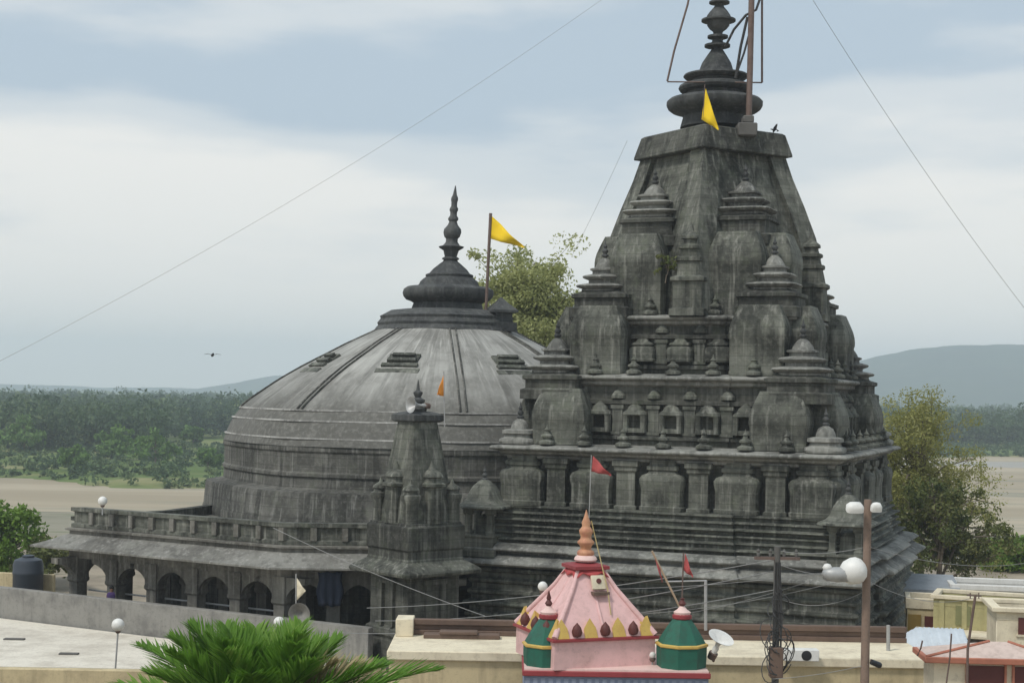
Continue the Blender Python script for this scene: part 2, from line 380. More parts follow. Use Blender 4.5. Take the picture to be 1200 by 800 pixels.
def blob(cx, cy, rx, ry, n=40, wob=0.12, seed=1):
    rnd = random.Random(seed); a, b2 = rnd.random() * 6, rnd.random() * 6
    return [(cx + rx * math.cos(t) * (1 + wob * math.sin(3 * t + a)), cy + ry * math.sin(t) * (1 + wob * math.sin(5 * t + b2))) for t in [2 * math.pi * i / n for i in range(n)]]
MUD = ground_mat("damp_mud", ((0.2, 0.195, 0.14), (0.27, 0.25, 0.19), (0.15, 0.165, 0.09)), (0.02, 0.06, 0.06))
patch('mud_flat', blob(-60, 215, 240, 34, 80, 0.12, 8), -7.985, MUD)
patch('river_water', blob(-30, 206, 200, 7, 60, 0.1, 3), -7.97, WATER)
patch('river_water', blob(250, 500, 170, 26, 60, 0.1, 5), -7.985, WATER)

def hill(name, cx, cy, h, sx_, sy_, z0=-7.0, seed=0):
    rnd = random.Random(seed); ph = [rnd.random() * 6 for _ in range(6)]
    xs = np.linspace(-2.6 * sx_, 2.6 * sx_, 90); ys = np.linspace(-2.4 * sy_, 2.4 * sy_, 40)
    def fz(x, y):
        g = math.exp(-(abs(x / sx_) ** 2.4 + abs(y / sy_) ** 2.2) * 0.75)
        g *= 1 + 0.05 * math.sin(x / sx_ * 3.1 + ph[0]) + 0.03 * math.sin(x / sx_ * 7 + ph[1]) + 0.02 * math.sin(y / sy_ * 6 + ph[2] + x / sx_ * 4)
        return z0 - 2 + (h + 2) * g + 1.5 * g * math.sin(x * 0.05 + ph[3]) * math.sin(y * 0.06 + ph[4])
    o = sheet(name, xs, ys, fz, HILLM); o.location = (cx, cy, 0); return o
hill('hill', 1155, 3500, 148, 520, 420, -8, 1)
hill('hill', 1750, 3900, 120, 500, 420, -8, 2)
hill('distant_hills', -650, 4500, 52, 210, 300, -8, 3)
hill('distant_hills', -1080, 4700, 14, 320, 260, -8, 4)
hill('distant_hills', -1500, 4700, 18, 300, 260, -8, 5)

# ------------------------------------------------------------------ haze: one closed box of even air
mh = bpy.data.materials.new("air"); mh.use_nodes = True; th = mh.node_tree
th.nodes.clear(); oh = th.nodes.new('ShaderNodeOutputMaterial'); vh = th.nodes.new('ShaderNodeVolumePrincipled')
vh.inputs['Color'].default_value = (0.8, 0.9, 1.0, 1); vh.inputs['Density'].default_value = 0.00032; vh.inputs['Anisotropy'].default_value = 0.0
th.links.new(vh.outputs[0], oh.inputs['Volume'])
hz = MB().box(-5600, 5600, -200, 5600, -16, 175).build('haze', mh, None, None); struct(hz, 'stuff')

# ------------------------------------------------------------------ tree leaves
def leaf_cloud(rng, centers, radii, n_per, size, flat=0.8):
    """quads scattered in clumps: returns verts, faces, tint"""
    cs = np.repeat(np.asarray(centers, float), n_per, 0); rs = np.repeat(np.asarray(radii, float), n_per)
    n = len(cs)
    d = rng.normal(size=(n, 3)); d /= np.linalg.norm(d, axis=1)[:, None]
    rad = rs * (rng.random(n) ** 0.45)
    pos = cs + d * rad[:, None] * np.array([1, 1, flat])
    a = rng.normal(size=(n, 3)); a /= np.linalg.norm(a, axis=1)[:, None]
    b = np.cross(a, rng.normal(size=(n, 3))); b /= np.linalg.norm(b, axis=1)[:, None]
    s = size * (0.6 + 0.8 * rng.random(n))[:, None]
    a = a * s; b = b * s * 0.55
    V = np.stack([pos - a, pos + b * 0.9 - a * 0.1, pos + a, pos - b * 0.9 + a * 0.1], 1).reshape(-1, 3)
    Fc = np.arange(n * 4).reshape(-1, 4)
    clump = np.repeat(rng.random(len(centers)), n_per)
    tint = np.clip(0.55 * clump + 0.45 * rng.random(n), 0, 1)
    return V, Fc, tint

def make_tree(name, label, cat, base, height, crown, trunk_r, leaf_mat, seed, n_clump=90, n_leaf=70, leaf=0.22, clump_r=0.8, lo=0.3, group=None, name_part='crown', lean=(0, 0)):
    """crown: (rx, ry) half widths; limbs climb from the trunk and carry the clumps"""
    rng = np.random.default_rng(seed); rnd = random.Random(seed)
    t = thing(name, label, cat, base, 0, group)
    mb = MB(); zf = height * lo
    top = Vector((lean[0], lean[1], height * 0.8))
    trunk = [Vector((0, 0, -0.3)), Vector((0.05, 0.02, zf * 0.5)), Vector((lean[0] * 0.3 + 0.1, lean[1] * 0.3, zf)), top * 0.7 + Vector((0.15, 0, 0)), top]
    mb.tube(trunk, [trunk_r * 1.25, trunk_r, trunk_r * 0.85, trunk_r * 0.5, trunk_r * 0.18], 8)
    cents, rads = [], []
    nl = max(7, n_clump // 8)
    for i in range(nl):
        k = 0.25 + 0.7 * rnd.random(); st = trunk[2].lerp(top, k * 0.9)
        ang = i * 2.4 + rnd.random(); reach = (0.55 + 0.5 * rnd.random())
        zt = zf + (height - zf) * min(1.0, 0.15 + 0.95 * rnd.random())
        prof = math.sin(math.pi * min(0.97, max(0.12, (zt - zf) / (height - zf) * 0.8 + 0.12)))
        end = Vector((lean[0] * zt / height + crown[0] * reach * prof * math.cos(ang), lean[1] * zt / height + crown[1] * reach * prof * math.sin(ang), zt))
        mid = st.lerp(end, 0.5) + Vector((0, 0, 0.06 * height * rnd.random()))
        mb.tube([st, mid, end], [trunk_r * 0.4, trunk_r * 0.22, trunk_r * 0.06], 6)
        for q in range(max(1, n_clump // nl)):
            f = 0.45 + 0.6 * rnd.random()
            p = st.lerp(end, f) + Vector((rnd.gauss(0, clump_r * 0.9), rnd.gauss(0, clump_r * 0.9), rnd.gauss(0, clump_r * 0.6)))
            mb.tube([st.lerp(end, f * 0.8), p], [trunk_r * 0.08, trunk_r * 0.03], 4)
            cents.append(tuple(p)); rads.append(clump_r * (0.5 + 0.9 * rnd.random()))
    mb.build('trunk', BARK, t)
    V, Fc, ti = leaf_cloud(rng, cents, rads, n_leaf, leaf)
    fast_mesh(name_part, V, Fc, leaf_mat, t, ti)
    return t

# far wood on the other bank: reads as one mass
rng = np.random.default_rng(5)
Vs, Fs, Ts = [], [], []; off = 0
pts = []
for k in range(5200):
    Y = 395 * (4.6 ** rng.random())
    if rng.random() < 0.66: X = (-0.40 + 0.40 * rng.random()) * Y - 30
    else: X = (0.12 + 0.32 * rng.random()) * Y
    px = 600 + F * X / Y
    lim = bank_edge(X) + (105 if X < 60 else 14)
    if 185 < px < 300: lim = max(lim, 590 - abs(px - 245) * 0.9)
    if math.sin(X * 0.045 + Y * 0.02) + math.sin(X * 0.02 - Y * 0.031 + 2) > 1.25: continue
    if px > 900: lim = max(lim, 640)
    if Y < lim or Y > 1850: continue
    pts.append((X, Y))
for X, Y in pts:
    h = rng.uniform(8, 14) * (1.25 if rng.random() < 0.06 else 1); w = h * rng.uniform(0.38, 0.6)
    near = Y < 800
    nc = 14 if near else 7; npl = 16 if near else 9
    z = bank_z(X, Y)
    c = rng.normal(size=(nc, 3)) * np.array([w * 0.42, w * 0.42, h * 0.2]) + np.array([X, Y, z + h * 0.6])
    c[:, 2] = np.clip(c[:, 2], z + 1.2, z + h)
    V, Fc, ti = leaf_cloud(rng, c, np.full(nc, w * 0.42), npl, 0.75 if near else 1.5)
    ti = np.clip(ti * 0.6 + 0.75 * rng.random() ** 1.6 - 0.1, 0, 1)
    Vs.append(V); Fs.append(Fc + off); Ts.append(ti); off += len(V)
for k in range(1900):                      # low scrub along the water's edge and in the field
    X = rng.uniform(-190, 320); Y = bank_edge(X) + rng.uniform(2, 26) if rng.random() < 0.22 else bank_edge(X) + rng.uniform(20, 190)
    h = rng.uniform(0.7, 2.6); z = bank_z(X, Y)
    c = rng.normal(size=(5, 3)) * np.array([h * 0.8, h * 0.6, h * 0.2]) + np.array([X, Y, z + h * 0.4])
    V, Fc, ti = leaf_cloud(rng, c, np.full(5, h * 0.55), 12, 0.5)
    Vs.append(V); Fs.append(Fc + off); Ts.append(np.clip(ti * 0.5 + 0.5 * rng.random() + 0.1, 0, 1)); off += len(V)
wood = fast_mesh('riverside_wood', np.concatenate(Vs), np.concatenate(Fs), LEAF_WOOD, None, np.concatenate(Ts))
tag(struct(wood, 'stuff'), 'dense dark green wood covering the far bank of the river', 'wood')

bushes = [(28, 522, 430, 9, 'pale green bush at the far left edge of the river bank'),
          (138, 512, 400, 8, 'rounded bright green bush before the dark wood, above the parapet globe lamp'),
          (182, 528, 385, 7, 'bright green bush midway between the parapet globe lamp and the dome'),
          (226, 505, 500, 6, 'small green bush standing farthest back in the riverside clearing by the dome'),
          (243, 545, 352, 4.5, 'small low bush at the sand edge closest to the dome'),
          (85, 540, 348, 4.5, 'low bush at the sand edge above the left end of the portico')]
for i, (px, py, Y, h, lab) in enumerate(bushes):
    p = P(px, py, Y); z = bank_z(p.x, Y)
    make_tree('riverside_bush', lab, 'bush', (p.x, Y, z), h, (h * 0.85, h * 0.85), 0.25, LEAF_BUSH, 40 + i, 60, 30, 0.55, h * 0.17, 0.12, 'bushes along the far river bank')

# ------------------------------------------------------------------ TEMPLE TOWER
TC = Vector((9.333, 73.06, 0))
tower = thing('temple_tower', 'tall dark stone temple tower with tiers of corner spirelets and a finial', 'temple tower', TC, R_(-22))
def ring_red(h, w, d, z):                 # square plan with projecting centre bay on each face
    q = [(-h, -h), (-w, -h), (-w, -h - d), (w, -h - d), (w, -h)]
    out = []
    for k in range(4):
        a = k * math.pi / 2; ca, sa = round(math.cos(a)), round(math.sin(a))
        out += [(x * ca - y * sa, x * sa + y * ca, z) for x, y in q]
    return out
def redloft(prof, wf=0.42, d=0.28):
    return MB().loft([ring_red(h, h * wf, d, z) for h, z in prof])
def courses(z0, z1, h0, h1, n, d):
    out = []
    for i in range(n):
        a_, b_ = i / n, (i + 1) / n; h = h0 + (h1 - h0) * a_; za = z0 + (z1 - z0) * a_; dz_ = (z1 - z0) / n; dd = d * (1.0 if i % 3 else 2.0)
        out += [(h, za), (h, za + dz_ * 0.45), (h + dd * 0.8, za + dz_ * 0.52), (h + dd, za + dz_ * 0.66), (h + dd * 0.85, za + dz_ * 0.86), (h + dd * 0.1, za + dz_ * 0.94)]
    return out + [(h1, z1)]
redloft([(8.9, -0.2)] + courses(0.3, 5.3, 8.75, 8.35, 10, 0.13)).build('plinth', STONE, tower, 30, 0.03)
redloft([(8.4, 5.28), (8.95, 5.34), (9.1, 5.42), (9.08, 5.52), (8.8, 5.66), (8.55, 5.82), (8.4, 5.86), (8.4, 5.95), (8.75, 6.0), (8.8, 6.08), (8.6, 6.2), (8.2, 6.32)]).build('skirt_eave', STONE_LIT, tower, 30, 0.03)
redloft([(8.0, 6.3)] + courses(6.3, 7.98, 7.95, 7.4, 6, 0.14)).build('moulding_band', STONE, tower, 30, 0.02)
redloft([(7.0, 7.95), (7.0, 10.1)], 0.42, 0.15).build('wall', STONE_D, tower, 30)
redloft([(7.0, 9.98), (7.3, 10.05), (7.32, 10.18), (7.55, 10.26), (7.6, 10.36), (7.92, 10.44), (7.95, 10.52), (7.85, 10.6), (6.9, 10.72)], 0.42, 0.1).build('ledge', STONE_LIT, tower, 30, 0.03)
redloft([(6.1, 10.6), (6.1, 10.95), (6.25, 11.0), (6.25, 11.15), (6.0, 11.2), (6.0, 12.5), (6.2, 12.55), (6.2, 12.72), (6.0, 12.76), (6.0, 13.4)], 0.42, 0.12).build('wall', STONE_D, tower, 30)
redloft([(6.0, 13.3), (6.2, 13.4), (6.2, 13.55), (6.45, 13.63), (6.48, 13.72), (6.35, 13.8), (5.6, 13.9)], 0.42, 0.1).build('ledge', STONE_LIT, tower, 30, 0.03)
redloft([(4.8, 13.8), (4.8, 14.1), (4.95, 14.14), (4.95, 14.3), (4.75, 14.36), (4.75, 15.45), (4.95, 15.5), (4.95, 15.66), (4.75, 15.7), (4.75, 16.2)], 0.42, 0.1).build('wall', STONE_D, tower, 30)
redloft([(4.75, 16.05), (4.95, 16.15), (4.95, 16.28), (5.15, 16.34), (5.18, 16.43), (5.05, 16.52), (4.2, 16.6)], 0.42, 0.08).build('ledge', STONE_LIT, tower, 30, 0.03)
# trunk: square set diagonally, with a flat band at each corner
TR = R_(8)
def trunk_ring(R, z, w=1.0, st=0.28):
    out = []
    for k in range(4):
        a = TR - math.pi / 2 + k * math.pi / 2
        rad = Vector((math.cos(a), math.sin(a))); tan = Vector((-math.sin(a), math.cos(a)))
        s2 = 0.7071
        dl = (-rad - tan) * s2; dr = (-rad + tan) * s2        # along faces away from the corner
        C = rad * R
        nl = (rad - tan) * s2; nr = (rad + tan) * s2
        L_out = C + dl * w; L_in = L_out - nl * st
        R_out = C + dr * w; R_in = R_out - nr * st
        for p in (L_in, L_out, C, R_out, R_in): out.append((p.x, p.y, z))
    return out
MB().loft([trunk_ring(R, z, w) for R, z, w in [(5.7, 16.5, 1.05), (5.35, 18.5, 1.05), (4.92, 20.4, 1.05), (4.35, 21.9, 1.02), (3.8, 23.2, 0.98), (3.42, 24.3, 0.95)]]).build('trunk', STONE, tower, 25)
def diag(prof): return MB().lathe(prof, 4, (0, 0), TR)
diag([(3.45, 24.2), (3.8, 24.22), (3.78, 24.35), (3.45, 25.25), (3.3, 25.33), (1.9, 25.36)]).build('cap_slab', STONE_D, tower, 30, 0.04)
# face panels of trunk: shallow sunk frame under the cap
prof = [(150, 39), (137, 36), (134, 40), (131, 50), (128, 54), (124, 56), (120, 56), (117, 53), (114.5, 44), (112.5, 35), (109, 34), (107, 41), (104, 43), (101, 42), (98.5, 36), (96.5, 29), (94, 29), (92, 36), (90, 38), (88, 37), (86, 24),
        (83, 20), (80, 19), (74, 17), (66, 12), (60, 8), (57, 6), (56, 8), (55, 15), (52.5, 15), (51, 8), (48, 6), (46, 7), (44.5, 12), (42, 12), (40.5, 5), (37, 6), (34, 10), (30, 13), (27, 13), (25.5, 14), (25, 20), (23, 20), (22.4, 15), (18, 13.5), (13, 10), (9, 6.5), (6.5, 5), (5, 6), (4, 12), (2, 12), (1, 6), (-4, 5), (-8, 8), (-12, 8), (-16, 4), (-30, 0.6)]
k = 0.0406
def pz(y): return CAMZ + (462.5 - y) * k
# lean of the finial, in tower axes
a22 = R_(22); LN = 0.03
lean = (LN * math.cos(a22), LN * math.sin(a22))
def cut(lo, hi): return [(r * k, pz(y)) for y, r in prof if lo <= y <= hi]
MB().lathe(cut(98, 150), 40, (0, 0), 0, lean, 24.5).build('amalaka_disc', FINIAL, tower, 40)
fin = MB().lathe(cut(-99, 98), 32, (0, 0), 0, lean, 24.5).build('finial', FINIAL, tower, 40)

# spirelet with plates, domelet and finial rod (one mesh + a finial child), shared by loops
def spirelet_mesh(w):
    mb = MB(); z = 0
    prof_ = [(0.92 * w, -0.25), (0.92 * w, 0.0)]
    for f in (1.08, 0.84):
        prof_ += [(f * w * 0.8, z), (f * w * 1.03, z + 0.08), (f * w * 1.08, z + 0.15), (f * w * 1.02, z + 0.21), (f * w * 0.74, z + 0.27), (f * w * 0.6, z + 0.29), (f * w * 0.6, z + 0.42)]
        z += 0.43
    prof_ += [(0.52 * w, z), (0.6 * w, z + 0.03), (0.6 * w, z + 0.11), (0.5 * w, z + 0.14)]; z += 0.12
    mb.rsq(prof_, (0, 0), 6.0, 28)
    mb.lathe([(0.48 * w, z), (0.44 * w, z + 0.12), (0.33 * w, z + 0.3), (0.2 * w, z + 0.44), (0.1 * w, z + 0.5), (0.08, z + 0.54)], 20)
    return mb, z + 0.54
def finial_mb(z, s):
    return MB().lathe([(0.1 * s, z), (0.2 * s, z + 0.05 * s), (0.2 * s, z + 0.12 * s), (0.09 * s, z + 0.18 * s), (0.17 * s, z + 0.3 * s), (0.17 * s, z + 0.38 * s), (0.07 * s, z + 0.48 * s), (0.12 * s, z + 0.6 * s), (0.05 * s, z + 0.72 * s), (0.01, z + 0.95 * s)], 12)
TI = [(2.15, 21.3, 1.15, 0.85), (3.95, 17.75, 0.98, 0.85), (5.6, 14.0, 1.05, 0.85), (6.86, 10.68, 0.78, 0.8)]
for ti, (a, zb, w, fs) in enumerate(TI):
    mb, zt = spirelet_mesh(w)
    if ti == 3:
        mb = MB(); mb.rsq([(0.7 * w, -0.1), (1.0 * w, 0.0), (1.05 * w, 0.1), (w, 0.22), (0.8 * w, 0.28), (0.75 * w, 0.4), (0.9 * w, 0.46), (0.88 * w, 0.6), (0.6 * w, 0.66)], (0, 0), 6, 28)
        mb.lathe([(0.55 * w, 0.6), (0.52 * w, 0.8), (0.4 * w, 1.0), (0.15 * w, 1.12), (0.1, 1.15)], 20); zt = 1.12
    src = None
    for sx_, sy_ in ((-1, -1), (1, -1), (1, 1), (-1, 1)):
        if src is None:
            src = mb.build('corner_spirelet', STONE_LIT, tower, 40); src.location = (sx_ * a, sy_ * a, zb)
            finial_mb(zt, fs).build('finial', FINIAL, src, 50)
        else: link_copy(src, tower, (sx_ * a, sy_ * a, zb))
# rounded shoulders, two lobes at each corner, and the neck block carrying the spirelet
SH = [(4.7, 16.5, 20.1, 21.15, 2.2, 1.05), (6.1, 13.85, 16.75, 17.6, 3.89, 0.92), (7.35, 10.7, 13.0, 13.85, 5.57, 0.95)]
for O, z0, zs, zn, a, wn in SH:
    def lobe_prof(w):
        return [(w * 0.98, z0), (w * 0.98, z0 + 0.2), (0.96 * w, z0 + 0.25), (0.97 * w, zs - 1.35), (1.0 * w, zs - 1.25), (1.0 * w, zs - 1.05), (0.985 * w, zs - 0.85), (0.94 * w, zs - 0.6), (0.87 * w, zs - 0.35), (0.8 * w, zs - 0.12), (0.73 * w, zs + 0.1), (0.7 * w, zs + 0.2)]
    lobe = MB().rsq(lobe_prof(1.32), (0, 0), 10, 40)
    src = None
    for q in range(4):
        ang = q * math.pi / 2
        for sgn in (0, 1):
            bx, by = (O - 2.42, -(O - 1.32)) if sgn == 0 else (O - 1.32, -(O - 2.42))
            x, y = bx * math.cos(ang) - by * math.sin(ang), bx * math.sin(ang) + by * math.cos(ang)
            if src is None: src = lobe.build('corner_shoulder', STONE, tower, 40); src.location = (x, y, 0)
            else: link_copy(src, tower, (x, y, 0))
    nk = MB(); h = O - 0.9
    nk.rsq([(1.5, zs - 0.3), (1.5, zs + 0.12), (1.3, zs + 0.2), (1.3, zn - 0.3), (1.42, zn - 0.25), (1.42, zn - 0.1), (1.1, zn), (0.8, zn + 0.25)], (0, 0), 8, 32)
    src = None
    for sx_, sy_ in ((-1, -1), (1, -1), (1, 1), (-1, 1)):
        c = (sx_ * (a - 0.05), sy_ * (a - 0.05), 0)
        if src is None: src = nk.build('neck_block', STONE_D, tower, 40); src.location = c
        else: link_copy(src, tower, c)
# solid core behind the shoulders
MB().sq([(3.6, 16.4), (3.6, 19.3), (2.9, 20.3), (2.6, 21.5)], (0, 0)).build('core', STONE_D, tower)
# panels below the main ledge: wide bulges and pilasters, on four faces
bul = MB().rsq([(0.98, 7.95), (1.0, 8.15), (0.93, 8.2), (0.93, 8.9), (1.0, 9.2), (1.0, 9.35), (0.9, 9.5), (0.66, 9.6), (0.62, 9.7), (0.72, 9.75), (0.72, 9.9), (0.6, 9.95), (0.6, 10.15)], (0, 0), 8, 32, 1, 0.62)
pil = MB().sq([(0.5, 7.95), (0.5, 8.12), (0.42, 8.18), (0.42, 9.6), (0.5, 9.66), (0.5, 9.82), (0.58, 9.88), (0.58, 10.1)])
sb = sp = None
for q in range(4):
    ang = q * math.pi / 2; ca, sa = math.cos(ang), math.sin(ang)
    for x in (-6.45, -3.25, 0.0, 3.25, 6.45):
        y = -7.05 - (0.15 if abs(x) < 2.9 else 0)
        loc = (x * ca - y * sa, x * sa + y * ca, 0)
        if sb is None: sb = bul.build('wall_bulge', STONE, tower, 40); sb.location = loc; sb.rotation_euler = (0, 0, ang)
        else: link_copy(sb, tower, loc, ang)
    for x in (-4.9, -1.62, 1.62, 4.9):
        y = -7.0 - (0.15 if abs(x) < 2.9 else 0)
        loc = (x * ca - y * sa, x * sa + y * ca, 0)
        if sp is None: sp = pil.build('pilaster', STONE, tower, 40); sp.location = loc; sp.rotation_euler = (0, 0, ang)
        else: link_copy(sp, tower, loc, ang)
# upper walls: narrow pilasters with sunk niches between
def niche(w, h, deep):
    # little swelling shrine front: rounded body, stepped roof and knob; the lower row has a dark opening
    mb = MB()
    if deep:
        d = 0.34
        for sg in (-1, 1): mb.rsq([(0.15, 0), (0.13, h * 0.2), (0.14, h * 0.6), (0.17, h * 0.68)], (sg * w * 0.8, -d * 0.6), 4, 14, 1, 1.4)
        mb.box(-w * 0.9, w * 0.9, -d, 0.1, 0, h * 0.16)
        mb.rsq([(w * 0.98, h * 0.64), (w * 1.12, h * 0.68), (w * 1.05, h * 0.76), (w * 0.75, h * 0.84), (w * 0.62, h * 0.96), (w * 0.3, h * 1.08), (0.05, h * 1.16)], (0, -0.1), 4, 24, 1, 0.6)
    else:
        mb.rsq([(w * 0.95, 0), (w, h * 0.1), (w * 0.93, h * 0.14), (w, h * 0.5), (w * 0.9, h * 0.64), (w * 0.62, h * 0.72), (w * 0.8, h * 0.76), (w * 0.78, h * 0.84), (w * 0.5, h * 0.9), (w * 0.4, h * 1.02), (0.04, h * 1.12)], (0, -0.08), 6, 24, 1, 0.6)
    return mb
for z0, zt, yf, xs_n, xs_p in ((11.2, 12.5, -6.1, (-3.3, -1.65, 0.0, 1.65, 3.3), (-2.48, -0.82, 0.82, 2.48)), (14.36, 15.45, -4.83, (-1.75, 0.0, 1.75), (-0.88, 0.88))):
    sn = sp2 = None; hh = zt - z0
    for q in range(4):
        ang = q * math.pi / 2; ca, sa = math.cos(ang), math.sin(ang)
        for x in (xs_n if z0 < 12 else xs_n):
            loc = (x * ca - yf * sa, x * sa + yf * ca, z0 + 0.1)
            if sn is None: sn = niche(0.5 if z0 < 12 else 0.62, hh * 0.9, z0 < 12).build('niche', STONE, tower, 30); sn.location = loc; sn.rotation_euler = (0, 0, ang)
            else: link_copy(sn, tower, loc, ang)
        for x in xs_p:
            loc = (x * ca - yf * sa, x * sa + yf * ca, z0)
            if sp2 is None:
                mbp = MB().box(-0.3, 0.3, -0.22, 0.15, 0, 0.12).box(-0.24, 0.24, -0.16, 0.15, 0.12, hh - 0.15).box(-0.3, 0.3, -0.22, 0.15, hh - 0.15, hh)
                mbp.lathe([(0.33, hh + 0.3), (0.33, hh + 0.42), (0.2, hh + 0.6), (0.05, hh + 0.7)], 10)
                sp2 = mbp.build('pilaster', STONE, tower, 30); sp2.location = loc; sp2.rotation_euler = (0, 0, ang)
            else: link_copy(sp2, tower, loc, ang)
# little pot finials standing on the ledges
pot = MB().lathe([(0.34, 0), (0.36, 0.06), (0.34, 0.14), (0.2, 0.2), (0.17, 0.28), (0.27, 0.33), (0.27, 0.4), (0.13, 0.48), (0.1, 0.58), (0.14, 0.64), (0.05, 0.74), (0.01, 0.9)], 14)
sp3 = None
for zl, yl, xs_ in ((10.7, -7.45, (-5.35, -3.6, -1.8, 0, 1.8, 3.6, 5.35)), (13.88, -6.1, (-3.6, -1.8, 0, 1.8, 3.6)), (16.58, -4.75, (-1.5, 0, 1.5))):
    for q in range(4):
        ang = q * math.pi / 2; ca, sa = math.cos(ang), math.sin(ang)
        for x in xs_:
            loc = (x * ca - yl * sa, x * sa + yl * ca, zl)
            if sp3 is None: sp3 = pot.build('ledge_finial', STONE, tower, 40); sp3.location = loc
            else: link_copy(sp3, tower, loc)
# slim turret at the foot of each trunk band
mt = MB().rsq([(0.85, 16.5), (0.85, 16.8), (0.7, 16.85), (0.7, 18.0), (0.82, 18.05), (0.82, 18.2), (0.55, 18.3), (0.5, 18.9), (0.6, 18.95), (0.6, 19.1), (0.42, 19.15), (0.4, 19.45), (0.5, 19.5), (0.5, 19.62), (0.3, 19.7), (0.28, 19.9), (0.4, 19.95), (0.38, 20.08), (0.12, 20.3), (0.02, 20.7)], (0, 0), 7, 24)
src = None
for q in range(4):
    ang = q * math.pi / 2 + R_(4); r = 4.75
    loc = (r * math.sin(ang), -r * math.cos(ang), 0)
    if src is None: src = mt.build('face_turret', STONE, tower, 40); src.location = loc; src.rotation_euler = (0, 0, ang)
    else: link_copy(src, tower, loc, ang)
# open corner pavilions on the skirt
def pavilion():
    mb = MB(); mb.sq([(1.0, 6.0), (1.0, 6.35), (0.85, 6.4), (0.85, 6.95), (0.95, 7.0), (0.95, 7.1)])
    for sx_ in (-1, 1):
        for sy_ in (-1, 1):
            mb.sq([(0.2, 7.08), (0.2, 7.25), (0.15, 7.3), (0.15, 8.1), (0.24, 8.2), (0.24, 8.4)], (sx_ * 0.62, sy_ * 0.62))
    mb.sq([(0.85, 8.36), (0.9, 8.4), (0.9, 8.5)])
    mb.sq([(0.45, 7.05), (0.4, 7.9), (0.2, 8.1)], (0.1, 0.1))
    rf = MB().rsq([(1.0, 8.46), (1.38, 8.48), (1.36, 8.56), (1.0, 8.72), (0.8, 8.95), (0.68, 9.3), (0.5, 9.6), (0.3, 9.8), (0.15, 9.9)], (0, 0), 6, 28)
    return mb, rf
mb, rf = pavilion(); src = None
for sx_, sy_ in ((-1, -1), (1, -1)):
    loc = (sx_ * 8.05, sy_ * 8.05, 0.55)
    if src is None:
        src = mb.build('corner_pavilion', STONE, tower, 30); src.location = loc; src.scale = (0.84, 0.84, 0.86)
        r_ = rf.build('roof', STONE, src, 40); finial_mb(9.85, 0.85).build('finial', FINIAL, src, 50)
    else: link_copy(src, tower, loc)

# ------------------------------------------------------------------ DOMED HALL
HC = Vector((-3.8, 88.0, 0))
hall = thing('domed_hall', 'broad grey stone domed hall with a pillared portico and spired top', 'temple hall', HC, 0)
kd = 88 / F
def dz(y): return CAMZ + (457 - y) * kd
OV = R_(-38) - math.pi / 2      # octagon vertex direction
def dome_ring(r, z, octo, n=64, rib=0.0):
    out = []
    for i in range(n):
        t = 2 * math.pi * i / n
        rel = ((t - OV + math.pi / 8 * 2) % (math.pi / 4)) - math.pi / 8
        rel = ((t - OV) % (math.pi / 4)) - math.pi / 8
        k_ = math.cos(math.pi / 8) / math.cos(rel)
        rr = r * (1 + octo * (k_ - 1))
        out.append((rr * math.cos(t), rr * math.sin(t), z))
    return out
upper = [(517, 257), (510, 254.5), (500, 250.5), (492, 246.5), (485, 241.5), (479, 236.5), (474, 231), (470, 226), (464, 217.5), (458, 209), (450, 197.5), (443, 186.5), (432, 168), (423, 151.5), (414, 134.5), (405, 118), (398, 103.5), (390, 87), (384, 76), (380, 68)]
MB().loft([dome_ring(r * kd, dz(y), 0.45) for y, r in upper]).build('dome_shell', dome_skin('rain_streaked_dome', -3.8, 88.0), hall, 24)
lower = [(640, 279), (612, 279), (610, 280), (592, 280), (590, 279), (566, 277), (563, 276), (562, 266), (560, 257), (550, 256), (548, 258), (545, 258), (543, 256), (524, 256), (522, 257.5), (518, 257.5), (516, 256.5), (514, 250)]
MB().loft([dome_ring(r * kd, dz(y), 0.55) for y, r in lower]).build('drum', STONE_M, hall, 28)
# pale joint bands round the foot of the dome
for y, r in ((481, 239.2), (492, 247.6), (510, 255.6)):
    MB().loft([dome_ring(r * kd, dz(y), 0.55), dome_ring((r + 0.9) * kd, dz(y) + 0.02, 0.55), dome_ring((r + 0.7) * kd, dz(y) + 0.09, 0.55), dome_ring((r - 3) * kd, dz(y) + 0.1, 0.55)]).build('joint_band', JOINT, hall, 30)
for q in range(8):                       # double ribs over the vertices
    a = OV + q * math.pi / 4; mb = MB()
    for off_ in (-0.16, 0.16):
        pts_ = []
        for y, r in upper[5:]:
            rr = r * kd - 0.005
            pts_.append((rr * math.cos(a) - off_ * math.sin(a), rr * math.sin(a) + off_ * math.cos(a), dz(y) + 0.02))
        mb.tube(pts_, 0.05, 6)
    mb.build('dome_rib', STONE_M, hall, 60)
dm = MB()                                # stepped dormer laid on each face
def dormer():
    mb = MB()
    for i, (w, l0, l1, h) in enumerate(((1.2, -0.55, -0.2, 0.4), (1.0, 0.0, 0.25, 0.44), (0.8, 0.46, 0.7, 0.46), (0.62, 0.92, 1.12, 0.46))):
        mb.box(-w, w, l0, l1, -0.25, h)
    mb.box(-0.85, 0.85, -0.5, 1.25, -0.25, 0.28)
    return mb
src = None
for q in range(8):
    a = OV + math.pi / 8 + q * math.pi / 4
    r0, y0 = 160, 438; r1, y1 = 133, 417
    rr = r0 * kd * math.cos(math.pi / 8) * 1.075; zz = dz(y0)
    slope = math.atan2(dz(y1) - dz(y0), (r0 - r1) * kd)
    M = Matrix.Translation((rr * math.cos(a), rr * math.sin(a), zz)) @ Matrix.Rotation(a + math.pi / 2, 4, 'Z') @ Matrix.Rotation(slope, 4, 'X')
    if src is None: src = dormer().build('dome_dormer', STONE, hall, 30); src.matrix_local = M
    else: c = link_copy(src, hall); c.matrix_local = M
